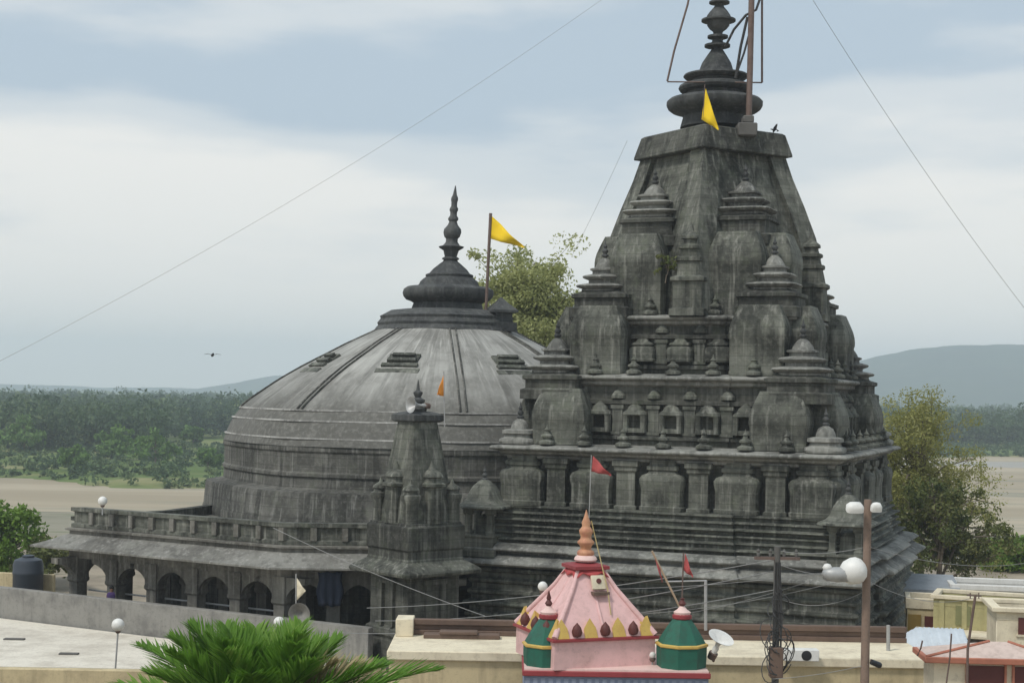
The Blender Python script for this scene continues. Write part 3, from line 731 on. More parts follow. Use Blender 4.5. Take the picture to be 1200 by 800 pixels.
MB().loft([dome_ring(r * kd, dz(y), 0.9) for y, r in ((391, 84), (387, 85), (384, 83), (382, 81), (379, 82), (374, 78), (371, 79), (368, 73), (364, 66), (362, 44))]).build('dome_cap', FINIAL, hall, 30)
fp = [(368, 44), (358, 41), (355, 40), (353, 43), (351, 49), (347, 52.5), (343, 53.5), (339, 52.5), (336, 48), (335, 37), (333, 35), (330, 34), (327, 31), (324, 27), (323.5, 28), (321.5, 28), (320, 24), (315, 20), (309, 13), (306, 9), (304, 8), (303.4, 10), (302, 10), (300, 7), (297, 8), (293, 9), (290, 14), (288.5, 15), (287, 10), (283, 7), (279, 7), (277, 9), (272, 10.5), (268, 10), (263, 6), (259, 4.5), (257, 6), (255, 6), (252, 4), (248, 4), (246, 5), (244, 5), (241, 3.5), (236, 3.5), (234, 4.2), (231, 4), (228, 2.5), (217, 0.5)]
MB().lathe([(r * kd, dz(y)) for y, r in fp if y >= 323.4], 36, (0, 0), 0, (0.05, 0), 17.5).build('dome_disc', FINIAL, hall, 40)
MB().lathe([(r * kd, dz(y)) for y, r in fp if y <= 324], 24, (0, 0), 0, (0.05, 0), 17.5).build('finial', FINIAL, hall, 40)
# small guardian kiosk on the right of the cap
km = MB().box(-0.7, 0.7, -0.7, 0.7, 0, 0.5).sq([(0.5, 0.5), (0.5, 1.0), (0.75, 1.05), (0.75, 1.18), (0.3, 1.6), (0.05, 1.9)]); kk = km.build('cap_kiosk', FINIAL, hall, 30); kk.location = (3.1, -1.8, dz(388)); kk.rotation_euler = (0, 0, 0.4)

# portico ring (in hall axes)
V0 = Vector((-10.2, 68.0)) - HC.xy; V1 = Vector((-21.9, 75.1)) - HC.xy
C0 = Vector((-2.9, 68.25)) - HC.xy
def polar(d, r): return Vector((r * math.sin(R_(d)), -r * math.cos(R_(d))))
ring = [C0, V0, V1, Vector((-18.2, 80.0)) - HC.xy, Vector((-15.5, 88.5)) - HC.xy, Vector((-11, 97)) - HC.xy, Vector((8, 14)), Vector((6, -4))]
def inset(pl, d):
    c = Vector((-6, -1)); out = []
    n = len(pl)
    for i in range(n):
        p, a, b2 = pl[i], pl[i - 1], pl[(i + 1) % n]
        e1 = (p - a).normalized(); e2 = (b2 - p).normalized()
        n1 = Vector((-e1.y, e1.x)); n2 = Vector((-e2.y, e2.x))
        if n1.dot(c - p) < 0: n1 = -n1
        if n2.dot(c - p) < 0: n2 = -n2
        bis = (n1 + n2); bis = bis / max(0.3, bis.dot(n1))
        out.append(p + bis * d)
    return out
def pring(d, z): return [(p.x, p.y, z) for p in inset(ring, d)]
MB().loft([pring(0.0, -0.2), pring(0.0, 1.35), pring(-0.15, 1.4), pring(-0.15, 1.6)]).build('platform', STONE_P, hall, 30)
MB().loft([pring(0.25, 4.55), pring(0.25, 5.86), pring(0.1, 5.9), pring(0.1, 5.98), pring(0.5, 6.06)]).build('roof_slab', STONE_P, hall, 30)
MB().loft([pring(0.2, 5.35), pring(-0.95, 5.06), pring(-1.0, 5.08), pring(-1.0, 5.16), pring(-0.5, 5.36), pring(0.15, 5.68), pring(0.3, 5.72)], False, False).build('eave', stone("eave_stone", (0.13, 0.125, 0.11), (0.24, 0.235, 0.21), (0.38, 0.37, 0.34), 0.6, 0, 0.12, 0.5), hall, 25)
pw = MB()
outp, inp = inset(ring, 0.35), inset(ring, 0.75)
pr = MB(); npr = len(ring)
oo = {d_: inset(ring, d_) for d_ in (0.3, 0.4, 0.28, 0.8)}
def parapet_section(i, cap_h):
    return [(oo[d_][i].x, oo[d_][i].y, z) for d_, z in ((0.3, 6.04), (0.3, 6.2), (0.4, 6.24), (0.4, cap_h - 0.22), (0.28, cap_h - 0.18), (0.28, cap_h), (0.8, cap_h), (0.8, 6.04))]
pr.loft([parapet_section(i, h_) for i, h_ in ((0, 7.0), (1, 7.0), (2, 7.0))])
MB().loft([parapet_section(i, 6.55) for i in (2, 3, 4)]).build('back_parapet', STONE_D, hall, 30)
pr.build('parapet', STONE, hall, 30)
# parapet piers
def along(a, b2, n, ends=True):
    return [a.lerp(b2, i / n) for i in range(0 if ends else 1, n + (1 if ends else 0))]
src = None
ip = inset(ring, 0.36)
for a, b2, n in ((ip[1], ip[2], 10), (ip[0], ip[1], 5)):
    an = math.atan2((b2 - a).y, (b2 - a).x)
    for p in along(a, b2, n)[:-1]:
        if src is None: src = MB().box(-0.14, 0.14, -0.12, 0.12, 6.22, 6.8).build('parapet_pier', STONE_P, hall, 30); src.location = (p.x, p.y, 0); src.rotation_euler = (0, 0, an)
        else: link_copy(src, hall, (p.x, p.y, 0), an)
# pillars with bracket capitals; the brackets make the openings narrow upwards
pl_ = MB().sq([(0.42, 1.55), (0.42, 2.0), (0.3, 2.1), (0.3, 3.35), (0.38, 3.45), (0.38, 3.6)])
for sg in (-1, 1):                       # curved brackets that close each bay to a low arch
    arc = [(0.3, 3.25)] + [(0.3 + 1.1 * (1 - math.cos(R_(a_))), 3.35 + 0.98 * math.sin(R_(a_))) for a_ in range(10, 91, 10)] + [(1.42, 4.6), (0.3, 4.6)]
    pl_.loft([[(sg * x, y_, z) for x, z in arc] for y_ in (-0.26, 0.26)])
pl_.sq([(0.36, 3.58), (0.36, 4.62)])
ip = inset(ring, 0.55); src = None
for a, b2, n in ((ip[1], ip[2], 5), (ip[0], ip[1], 3), (ip[2], ip[3], 2), (ip[3], ip[4], 3)):
    an = math.atan2((b2 - a).y, (b2 - a).x)
    for i, p in enumerate(along(a, b2, n)[:-1]):
        if src is None: src = pl_.build('pillar', STONE_P, hall, 30); src.location = (p.x, p.y, 0); src.rotation_euler = (0, 0, an)
        else: link_copy(src, hall, (p.x, p.y, 0), an)
# inner wall that carries the drum, and an inner row of pillars
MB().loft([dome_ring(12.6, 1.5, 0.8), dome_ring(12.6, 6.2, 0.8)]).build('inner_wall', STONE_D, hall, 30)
ip = inset(ring, 3.0)
for a, b2, n in ((ip[1], ip[2], 4),):
    an = math.atan2((b2 - a).y, (b2 - a).x)
    for i, p in enumerate(along(a, b2, n)[:-1]): link_copy(src, hall, (p.x, p.y, 0), an)
iw = inset(ring, 3.4); e_ = iw[1].lerp(iw[2], 0.97); iwm = MB()
iwm.prism([(iw[1].x, iw[1].y), (e_.x, e_.y), (e_.x + 2.2, e_.y + 3.6), (iw[1].x + 1.2, iw[1].y + 2.6)], 1.58, 4.6)
iwm.prism([(iw[0].x - 0.5, iw[0].y), (iw[1].x - 0.01, iw[1].y + 0.3), (iw[1].x + 0.3, iw[1].y + 2.4), (iw[0].x - 0.5, iw[0].y + 2.4)], 1.58, 4.59)
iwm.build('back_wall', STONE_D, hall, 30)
# low railing seen through the openings
rl = MB(); ip = inset(ring, 0.9)
for z in (2.55, 2.95): rl.tube([(ip[1].x, ip[1].y, z), (ip[2].x, ip[2].y, z)], 0.045, 6)
rl.build('railing', GALV, hall, 60)

# ------------------------------------------------------------------ CORNER TURRET SHRINE between hall and tower
ts = thing('turret_shrine', 'small dark stone turret with a stepped spire between the dome and the tall tower', 'shrine', (-4.0, 65.4, 0), R_(40))
MB().sq([(1.55, -0.2), (1.55, 1.0), (1.4, 1.1), (1.4, 2.6), (1.5, 2.7), (1.5, 3.0), (1.35, 3.1), (1.35, 5.2), (1.5, 5.3)]).build('base', STONE_D, ts, 30, 0.03)
for q in range(4):
    p_ = MB().box(-0.5, -0.28, -1.52, -1.3, 3.1, 4.9).box(0.28, 0.5, -1.52, -1.3, 3.1, 4.9).box(-0.6, 0.6, -1.56, -1.3, 4.9, 5.12).build('niche_frame', STONE_D, ts, 30); p_.rotation_euler = (0, 0, q * math.pi / 2)
MB().sq([(1.4, 5.2), (2.0, 5.3), (2.05, 5.45), (1.9, 5.6), (1.5, 5.85), (1.45, 6.0)]).build('eave', STONE, ts, 30, 0.03)
MB().sq([(1.45, 5.95), (1.45, 6.3), (1.5, 6.35), (1.5, 7.3), (1.4, 7.35), (1.4, 7.45)]).build('drum', STONE_D, ts, 30, 0.03)
MB().rsq([(1.25, 7.4), (1.2, 8.0), (1.07, 9.0), (0.9, 10.1), (0.72, 11.2), (0.64, 11.7)], (0, 0), 9, 32).build('spire', STONE, ts, 30)
MB().sq([(0.68, 11.65), (0.8, 11.72), (0.8, 11.95), (0.6, 12.05), (0.35, 12.1)]).build('cap_slab', FINIAL, ts, 30)
MB().lathe([(0.35, 12.05), (0.4, 12.2), (0.2, 12.3), (0.18, 12.4), (0.3, 12.5), (0.3, 12.6), (0.12, 12.7), (0.2, 12.85), (0.2, 12.92), (0.08, 13.0), (0.05, 13.25), (0.01, 13.45)], 16).build('finial', FINIAL, ts, 40)
src = None
for q in range(4):
    for x, sc in ((-0.95, 0.72), (0.0, 1.0), (0.95, 0.72)):
        if x < 0: continue
        ang = q * math.pi / 2; r = 1.0 if x == 0 else 1.02
        bx, by = (0, -1.05) if x == 0 else (1.08, -1.08)
        loc = (bx * math.cos(ang) - by * math.sin(ang), bx * math.sin(ang) + by * math.cos(ang), 7.42)
        mbx = MB().rsq([(0.4 * sc, 0), (0.38 * sc, 1.1 * sc), (0.36, 1.5 * sc), (0.5 * sc, 1.56 * sc), (0.5 * sc, 1.66 * sc), (0.36 * sc, 1.74 * sc), (0.34 * sc, 1.9 * sc), (0.42 * sc, 1.95 * sc), (0.36 * sc, 2.1 * sc), (0.1 * sc, 2.3 * sc), (0.02, 2.6 * sc)], (0, 0), 6, 20)
        o = mbx.build('spirelet', STONE, ts, 40); o.location = loc; o.rotation_euler = (0, 0, ang)

# ------------------------------------------------------------------ flags
def flag(name, label, base, top, corners, cloth, pole_r=0.03, pole_mat=METAL, wav=0.12, cat='flag', pole=True, group=None):
    """corners: three world points of the pennant (two on the hoist, one at the fly)"""
    t = thing(name, label, cat, base, 0, group); b = Vector(base)
    if pole: MB().tube([Vector((0, 0, 0)), Vector(top) - b], pole_r, 7).build('pole', pole_mat, t, 60)
    A, B, Cc = [Vector(c) - b for c in corners]
    n = 14; vs, fs = [], []
    for i in range(n + 1):
        for j in range(5):
            f = i / n; h = A.lerp(B, j / 4); tip = Cc + (B - A) * 0.04 * (j / 4 - 0.5)
            p = h.lerp(tip, f)
            p = p + Vector((0.2, 1, 0.15)) * wav * math.sin(f * 7.5 + j * 0.5) * min(1, f * 3)
            vs.append(tuple(p))
    for i in range(n):
        for j in range(4):
            a = i * 5 + j; fs.append((a, a + 1, a + 6, a + 5))
    o = MB().add(vs, fs).build('cloth', cloth, t, 180)
    so = o.modifiers.new("thick", 'SOLIDIFY'); so.thickness = 0.012
    return t
flag('temple_flag', 'yellow pennant hanging on the disc below the tall tower finial', P(824, 139, 70.2), P(826, 99, 70.2), (P(827, 104, 70.2), P(822, 140, 70.2), P(842, 152, 69.8)), YELLOWF, 0.02, METAL, 0.08)
flag('temple_flag', 'yellow pennant flying from a pole beside the dome finial', P(569, 372, 86), P(575, 250, 86), (P(575, 252, 86), P(572, 279, 86), P(614, 290, 85)), YELLOWF, 0.09, METAL, 0.2)
flag('temple_flag', 'small orange pennant on a thin pole above the dark stone turret', P(521, 500, 65), P(520, 435, 65), (P(520, 438, 65), P(520, 464, 65), P(512, 462, 64.8)), ORANGEF, 0.025, GALV, 0.06)
flag('temple_flag', 'red cloth pennant on the thin pole above the pink shrine roof', P(690, 612, 44), P(693, 533, 44), (P(695, 534, 44), P(693, 552, 44), P(716, 557, 43.8)), REDF, 0.012, GALV, 0.06)
flag('temple_flag', 'faded red pennant on a pole leaning left from the right green turret', P(797, 712, 43), P(764, 645, 43), (P(765, 647, 43), P(773, 664, 43), P(776, 682, 42.8)), REDF, 0.03, paint("bamboo", (0.45, 0.33, 0.22), 0.8), 0.04)
flag('temple_flag', 'faded red pennant on an upright pole of the right green turret', P(799, 712, 43), P(801, 647, 43), (P(803, 648, 43), P(801, 668, 43), P(812, 676, 42.8)), REDF, 0.022, METAL, 0.05)

# lightning frame and mast on the tower top
mast = thing('roof_mast', 'tall rusty pipe mast standing beside the tall tower finial', 'mast', P(877, 152, 71), 0)
b0 = Vector(mast.location)
MB().tube([Vector((0, 0, 0)), P(879, 80, 71) - b0, P(882, -60, 71) - b0], 0.14, 8).build('pipe', METAL, mast, 60)
MB().box(-0.55, 0.35, -0.5, 0.4, -0.35, 0.25).box(-0.3, 0.2, -0.4, 0.3, 0.25, 0.6).build('footing', CEMENT_D, mast, 30, 0.05)
fr_ = MB().tube([P(812, -30, 71.5), P(806, 5, 71.5), P(790, 60, 71.5), P(782, 95, 71.5)], 0.055, 6).tube([P(782, 96, 71.5), P(893, 97, 71.5)], 0.035, 6).tube([P(893, 97, 71.5), P(893, -60, 71.5)], 0.055, 6).build('lightning_frame', METAL, None, 60)
tag(fr_, 'thin wire lightning frame around the tall tower finial', 'wire frame')
cb = MB().tube([P(850, 55, 72), P(860, 35, 71.6), P(874, 18, 71.1), P(886, 12, 71.1), P(893, -8, 71.3)], 0.06, 6).tube([P(862, 92, 71.6), P(868, 55, 71.4), P(876, 20, 71.1)], 0.07, 6).tube([P(862, 90, 71.6), P(872, 62, 71.3), P(878, 40, 71.1)], 0.05, 6).build('mast_cable', CABLE, None, 60)
tag(cb, 'black cables looped between the rusty mast and the tall finial', 'cable')

# ------------------------------------------------------------------ low walls and terraces at the left
A = Pz(-60, 681, 3.03); B = Pz(342, 725.5, 3.03)
d = (B - A).normalized(); nrm = Vector((d.y, -d.x, 0)); B2 = B + d * 4.0
w = MB().add([A, B2, B2 - nrm * -0.45, A - nrm * -0.45], [])
def wall_strip(name, p0, p1, z0, z1, th, mat, label, cat='wall', cop=None):
    dd = (p1 - p0).normalized(); nn = Vector((-dd.y, dd.x, 0)) * th
    mb = MB().prism([(p0.x, p0.y), (p1.x, p1.y), (p1.x + nn.x, p1.y + nn.y), (p0.x + nn.x, p0.y + nn.y)], z0, z1)
    o = mb.build(name, mat, None, 30, 0.03); return tag(o, label, cat)
wall_strip('boundary_wall', A, B2, 0.2, 3.03, 0.4, GREYWALL, 'long stained grey cement wall in front of the pillared portico')
T0 = P(-80, 776, 62); T1 = P(436, 776, 62)
tz = 1.56
tr = thing('roof_terrace', 'flat whitewashed roof terrace below the grey cement wall', 'terrace', (T0.x + 10, 64, 0))
o0 = Vector(tr.location)
MB().prism([(T0.x - 5 - o0.x, T0.y - o0.y), (-5.4 - o0.x, 62 - o0.y), (-5.4 - o0.x, B2.y - 0.1 - o0.y), (B.x - o0.x, B.y - 0.05 - o0.y), (A.x - 5 - o0.x, A.y + 2.6 - o0.y)], -0.1, tz).build('slab', WHITE_T, tr, 30)
MB().box(T0.x - 5 - o0.x, -5.4 - o0.x, 61.85 - o0.y, 61.99 - o0.y, tz - 0.75, tz + 0.02).build('front_shade_strip', CEMENT_D, tr, 30)  # dark strip standing in for the parapet's shadow along the terrace front
MB().box(-19 - o0.x, -18.2 - o0.x, 65 - o0.y, 65.3 - o0.y, tz, tz + 0.06).box(-22.5 - o0.x, -21.6 - o0.x, 68.5 - o0.y, 68.8 - o0.y, tz, tz + 0.06).build('drain_cover', CEMENT_D, tr, 30)
q0 = P(-60, 786, 57)
wall_strip('boundary_wall', Vector((q0.x - 3, 57, 0)), Vector((P(470, 786, 57).x, 57, 0)), 0, CAMZ - (786 - 452) * 57 / F, 0.4, YELLOW, 'long tan plaster wall along the bottom left behind the palm')
# wall and tank at far left
g0 = P(-40, 676, 84); wall_strip('boundary_wall', Vector((g0.x - 6, 84, 0)), Vector((P(75, 676, 84).x, 82, 0)), 0, CAMZ - (667 - 449) * 84 / F, 0.3, YELLOW, 'short pale yellow wall behind the water tank')
tk = thing('water_tank', 'dark blue cylindrical water tank at the left behind the grey wall', 'tank', Pz(22, 688, 2.4) + Vector((0, 1.5, 0)))
tk.location.z = 0.0
zt = CAMZ - (653 - 449.5) * tk.location.y / F
MB().lathe([(0.74, 1.2), (0.78, 1.3), (0.78, zt - 0.9), (0.8, zt - 0.86), (0.8, zt - 0.74), (0.78, zt - 0.7), (0.78, zt - 0.35), (0.7, zt - 0.12), (0.4, zt), (0.3, zt + 0.02)], 24).build('drum', TANK, tk, 40)
MB().lathe([(0.3, zt), (0.32, zt + 0.1), (0.2, zt + 0.14), (0.02, zt + 0.15)], 16).build('lid', TANK, tk, 40)
MB().box(-0.95, 0.95, -0.9, 0.9, 0.0, 1.2).build('stand', GREYWALL, tk, 30)

# ------------------------------------------------------------------ lamps
def globe_lamp(label, base, h, r=0.17, lean=0.0):
    t = thing('globe_lamp', label, 'lamp', base, 0, 'white globe lamps')
    MB().tube([(0, 0, 0), (lean * 0.5, 0, h * 0.5), (lean, 0, h)], 0.035, 8).build('post', GALV, t, 60)
    MB().lathe([(0.06, h - 0.05), (0.1, h), (0.1, h + 0.05)], 14, (lean, 0)).build('collar', METAL, t, 60)
    n = 12
    MB().lathe([(max(0.01, r * math.sin(math.pi * i / n)), h + 0.03 + r - r * math.cos(math.pi * i / n)) for i in range(n + 1)], 18, (lean, 0)).build('globe', WHITEP, t, 180)
    return t
def lamp_at(label, px, ytop, ybase, Y, r=0.2, lean=0.0):
    b_ = P(px, ybase, Y); tp = P(px, ytop, Y); return globe_lamp(label, b_, tp.z - b_.z - 2 * r, r, lean)
lamp_at('white globe lamp on a thin post standing on the whitewashed terrace', 135, 725, 786, 60, 0.25, 0.08)
lamp_at('white globe lamp just behind the top of the palm', 326, 723, 790, 56, 0.2, 0.0)
lamp_at('white globe lamp on the portico parapet at the left end', 120, 582, 603, 73.4, 0.22, 0.0)
lamp_at('white globe lamp peeking out left of the pink pyramid roof', 635, 682, 745, 47, 0.15, 0.0)
lamp_at('tiny white globe lamp at the foot of the right green turret', 764, 764, 782, 42.6, 0.1, 0.0)

# loudspeaker horns
def horn(name, label, tip, direction, L_, r, mat=GALV, stand=None):
    t = thing(name, label, 'loudspeaker', tip, 0, 'horn loudspeakers')
    q_ = Vector(direction).to_track_quat('Z', 'Y').to_matrix().to_4x4()
    mb = MB(q_)
    n = 22; pr_ = [(0.07, -0.25), (0.09, -0.05), (0.06, 0.0), (0.08, L_ * 0.4), (0.35 * r + 0.05, L_ * 0.7), (r * 0.75, L_ * 0.9), (r, L_), (r * 1.04, L_ + 0.02), (r * 0.97, L_ + 0.015), (r * 0.7, L_ * 0.88), (0.3 * r, L_ * 0.66), (0.03, L_ * 0.5)]
    mb.lathe(pr_, n); mb.build('bell', mat, t, 50)
    mb = MB(q_); mb.lathe([(0.01, -0.42), (0.12, -0.4), (0.13, -0.22), (0.05, -0.2)], 14); mb.build('driver', METAL, t, 50)
    if stand: MB().tube([Vector((0, 0, 0)), Vector(stand) - Vector(tip)], 0.04, 6).build('bracket', METAL, t, 60)
    return t
horn('horn_loudspeaker', 'pale horn loudspeaker fixed beside the dark turret finial', P(494, 475, 65), (-0.75, -0.62, 0.05), 0.55, 0.34, GALV, P(504, 478, 65.2))
horn('horn_loudspeaker', 'white horn loudspeaker right of the right green turret', P(840, 757, 42.5), (0.3, -0.35, 0.8), 0.3, 0.36, WHITEP, P(836, 774, 43))
horn('horn_loudspeaker', 'grey horn loudspeaker above the palm in front of the portico', P(354, 716, 58), (-0.1, -1, -0.05), 0.45, 0.4, GREYWALL, P(356, 745, 58))

# ------------------------------------------------------------------ person, cloths and banner at the portico
def person(label, base, facing, shirt, trousers):
    t = thing('person', label, 'person', base, facing)
    def skin(name, verts, edges, radii, mat, parent):
        me = bpy.data.meshes.new(name); me.from_pydata(verts, edges, []); me.update()
        o = bpy.data.objects.new(name, me); COL.objects.link(o); o.parent = parent
        o.modifiers.new("skin", 'SKIN'); sub = o.modifiers.new("sub", 'SUBSURF'); sub.levels = sub.render_levels = 1
        if not me.skin_vertices: me.skin_vertices.new(name="")
        for i, r in enumerate(radii): me.skin_vertices[0].data[i].radius = r; me.skin_vertices[0].data[i].use_root = (i == 0)
        me.materials.append(mat); return o
    V = [(0, 0, .92), (0, 0, 1.15), (0, 0, 1.38), (0, 0, 1.5), (0, -.01, 1.62), (.18, 0, 1.38), (.23, .02, 1.1), (.22, -.08, .86), (-.18, 0, 1.38), (-.23, .02, 1.1), (-.22, -.08, .86), (.1, 0, .86), (.11, -.02, .48), (.11, .02, .06), (.12, -.12, .03), (-.1, 0, .86), (-.11, -.02, .48), (-.11, .02, .06), (-.12, -.12, .03), (0, -.01, 1.7)]
    E_ = [(0, 1), (1, 2), (2, 3), (3, 4), (4, 19), (2, 5), (5, 6), (6, 7), (2, 8), (8, 9), (9, 10), (0, 11), (11, 12), (12, 13), (13, 14), (0, 15), (15, 16), (16, 17), (17, 18)]
    Rr = [(.15, .11), (.14, .1), (.17, .11), (.06, .06), (.09, .1), (.065, .065), (.05, .05), (.035, .035), (.065, .065), (.05, .05), (.035, .035), (.1, .1), (.07, .07), (.05, .05), (.035, .03), (.1, .1), (.07, .07), (.05, .05), (.035, .03), (.07, .08)]
    skin('body', V, E_, Rr, SKIN, t)
    MB().rsq([(0.22, 0.72), (0.2, 0.95), (0.19, 1.15), (0.22, 1.36), (0.16, 1.47), (0.08, 1.5)], (0, 0), 2.5, 24, 1.1, 0.75).build('shirt', shirt, t, 60)
    MB().rsq([(0.2, 0.1), (0.19, 0.5), (0.2, 0.95)], (0, 0), 2.4, 20, 1.05, 0.75).build('skirt', trousers, t, 60)
    MB().lathe([(0.06, 1.6), (0.115, 1.68), (0.12, 1.74), (0.09, 1.8), (0.02, 1.83)], 16, (0, 0.025)).build('hair', HAIR, t, 60)
    return t
pp = P(131, 690, 73.6)
person('person in purple clothing standing inside the second portico arch', (pp.x, 73.6, 1.6), 0.3, PURPLE, PURPLE)
def cloth_panel(name, label, p0, w, h, mat, rz, cat='cloth'):
    vs, fs = [], []; nx, nz_ = 14, 8
    for i in range(nx + 1):
        for j in range(nz_ + 1):
            x = -w / 2 + w * i / nx; vs.append((x * (1 - 0.1 * math.sin(j)), 0.07 * math.sin(i * 1.4) * (0.4 + j / nz_), -h * j / nz_ - 0.03 * math.sin(i * 0.9)))
    for i in range(nx):
        for j in range(nz_):
            a = i * (nz_ + 1) + j; fs.append((a, a + 1, a + nz_ + 2, a + nz_ + 1))
    o = MB().add(vs, fs).build(name, mat, None, 180); o.location = p0; o.rotation_euler = (0, 0, rz)
    so = o.modifiers.new("thick", 'SOLIDIFY'); so.thickness = 0.015
    return tag(o, label, cat)
cloth_panel('hanging_cloth', 'dark blue cloth hung between the portico pillars beside the cream pennant', P(387, 670, 67.8), 1.1, 1.5, BLUECL, 0.05)
flag('temple_flag', 'pale cream pennant standing in front of the portico above the grey horn', P(347, 735, 66), P(347, 672, 66), (P(348, 677, 66), P(348, 703, 66), P(358, 692, 65.8)), CREAM, 0.03, GALV, 0.03)

# ------------------------------------------------------------------ YELLOW BUILDING in the front middle
x0 = P(456, 760, 46).x; x1 = P(1092, 770, 46).x
yb = thing('yellow_building', 'low cream yellow flat roofed building across the bottom in front of the tower', 'building', ((x0 + x1) / 2, 48, 0))
ox = yb.location.x
YT = 5.22
MB().box(x0 - ox, x1 - ox, -2, 1.5, -0.1, YT - 0.28).build('wall', YELLOW, yb, 30)
MB().box(x0 - 0.06 - ox, x1 + 0.06 - ox, -2.12, 1.62, YT - 0.28, YT).build('roof', CREAM, yb, 30, 0.03)
MB().box(x0 + 0.55 - ox, x1 - ox, 0.9, 1.15, YT, YT + 0.16).box(x0 + 0.55 - ox, x1 - ox, 0.9, 1.15, YT + 0.32, YT + 0.5).box(x0 + 0.55 - ox, x1 - ox, 0.98, 1.08, YT + 0.16, YT + 0.32).build('parapet', BROWN, yb, 30, 0.02)
MB().box(x0 - ox, x0 + 0.55 - ox, 0.5, 1.45, YT, YT + 0.55).build('corner_pier', CREAM, yb, 30, 0.02)
MB().box(x0 + 0.9 - ox, x0 + 3.3 - ox, 0.2, 0.7, YT, YT + 0.14).box(x0 + 1.4 - ox, x0 + 2.6 - ox, 0.15, 0.6, YT + 0.14, YT + 0.24).build('roof_ledge', BROWN, yb, 30, 0.02)

# ------------------------------------------------------------------ PINK SHRINE
PS = P(684, 785, 43.5); zb = CAMZ - (783 - 460.4) * 41.8 / F
ps = thing('pink_shrine', 'pink pyramid roofed shrine with gilded finial and two green corner turrets', 'shrine', (PS.x, 43.5, 0), R_(20))
kk_ = 43.5 / F
bx0 = P(614, 790, 42).x - PS.x; bx1 = P(829, 790, 42).x - PS.x
def unrot(mb_m=None): return Matrix.Rotation(R_(-20), 4, 'Z')
MB(unrot()).box(bx0, bx1, -1.75, 2.2, -0.1, zb - 0.2).build('base', BLUEG, ps, 30)
MB(unrot()).box(bx0 - 0.05, bx1 + 0.05, -1.85, 2.3, zb - 0.2, zb - 0.05).build('cornice', RED, ps, 30, 0.02)
MB(unrot()).box(bx0, bx1, -1.8, 2.2, zb - 0.05, zb).build('roof_slab', PINK_L, ps, 30)
tri = MB(unrot())
for i in range(24):
    xx = bx0 + 0.1 + i * (bx1 - bx0 - 0.2) / 23
    tri.box(xx - 0.06, xx + 0.06, -1.775, -1.7, zb - 0.6, zb - 0.26)
tri.build('frieze', paint("pale_blue_paint", (0.27, 0.31, 0.4), 0.6), ps, 30)
s = 1.5
z_red = zb + 0.72
MB().sq([(s, zb - 0.02), (s, z_red)]).build('wall', PINK, ps, 30)
MB().sq([(s + 0.02, z_red), (s + 0.08, z_red + 0.02), (s + 0.08, z_red + 0.08), (s, z_red + 0.1)]).build('string_course', RED, ps, 30)
z_ap = CAMZ - (664 - 460.4) * kk_
rf = MB().sq([(s, z_red + 0.1), (s * 0.73, z_red + 0.1 + (z_ap - z_red) * 0.3), (s * 0.44, z_red + 0.1 + (z_ap - z_red) * 0.64), (0.36, z_ap), (0.2, z_ap + 0.02)]); rf.build('roof', PINK, ps, 30)
for q in range(4):                          # pale ribs on hips and face centres
    mb = MB(); a = q * math.pi / 2 + math.pi / 4
    for f0, dlt in ((1.0, 0),):
        mb.tube([(s * 1.414 * math.cos(a), s * 1.414 * math.sin(a), z_red + 0.12), (s * 0.44 * 1.414 * math.cos(a), s * 0.44 * 1.414 * math.sin(a), z_red + 0.12 + (z_ap - z_red) * 0.64), (0.36 * 1.414 * math.cos(a), 0.36 * 1.414 * math.sin(a), z_ap)], [0.09, 0.07, 0.06], 8)
    for u_ in (0.0,):
        a2 = q * math.pi / 2; ca, sa = math.cos(a2), math.sin(a2)
        def rr(h, z, u=u_):
            x, y = u * h, -h - 0.0; return (x * ca - y * sa, x * sa + y * ca, z)
        mb.tube([rr(s, z_red + 0.12), rr(s * 0.44, z_red + 0.1 + (z_ap - z_red) * 0.64), rr(0.36, z_ap)], [0.045, 0.035, 0.03], 6)
    mb.build('roof_rib', PINK, ps, 60)
sp_src = sb_src = None
petm = MB().add([(-0.19, -0.05, 0), (0.19, -0.05, 0), (0.17, 0.08, 0.26), (0, 0.12, 0.52), (-0.17, 0.08, 0.26), (-0.17, 0.3, 0), (0.17, 0.3, 0), (0, 0.35, 0.34)],
    [(0, 1, 2, 3, 4), (0, 5, 6, 1), (1, 6, 7, 2), (2, 7, 3), (3, 7, 4), (4, 7, 5, 0), (5, 7, 6)])
bosm = MB().lathe([(0.02, 0.02), (0.12, 0.06), (0.15, 0.17), (0.11, 0.3), (0.05, 0.37), (0.01, 0.42)], 12)
for q in range(4):                          # ochre lotus petals and dark bosses along the eaves
    a2 = q * math.pi / 2; ca, sa = math.cos(a2), math.sin(a2)
    for i in range(7):
        x, y = -1.26 + i * 0.42, -s + 0.02
        loc = (x * ca - y * sa, x * sa + y * ca, z_red + 0.1)
        if i % 2 == 0:
            if sp_src is None: sp_src = petm.build('petal_ornament', YPAINT, ps, 30); sp_src.location = loc; sp_src.rotation_euler = (0, 0, a2)
            else: link_copy(sp_src, ps, loc, a2)
        else:
            if sb_src is None: sb_src = bosm.build('boss', DARKRED, ps, 50); sb_src.location = loc; sb_src.rotation_euler = (0, 0, a2)
            else: link_copy(sb_src, ps, loc, a2)
MB().sq([(0.36, z_ap - 0.06), (0.52, z_ap - 0.02), (0.52, z_ap + 0.07), (0.42, z_ap + 0.1), (0.26, z_ap + 0.13)]).build('neck_slab', RED, ps, 30)
dr = MB()
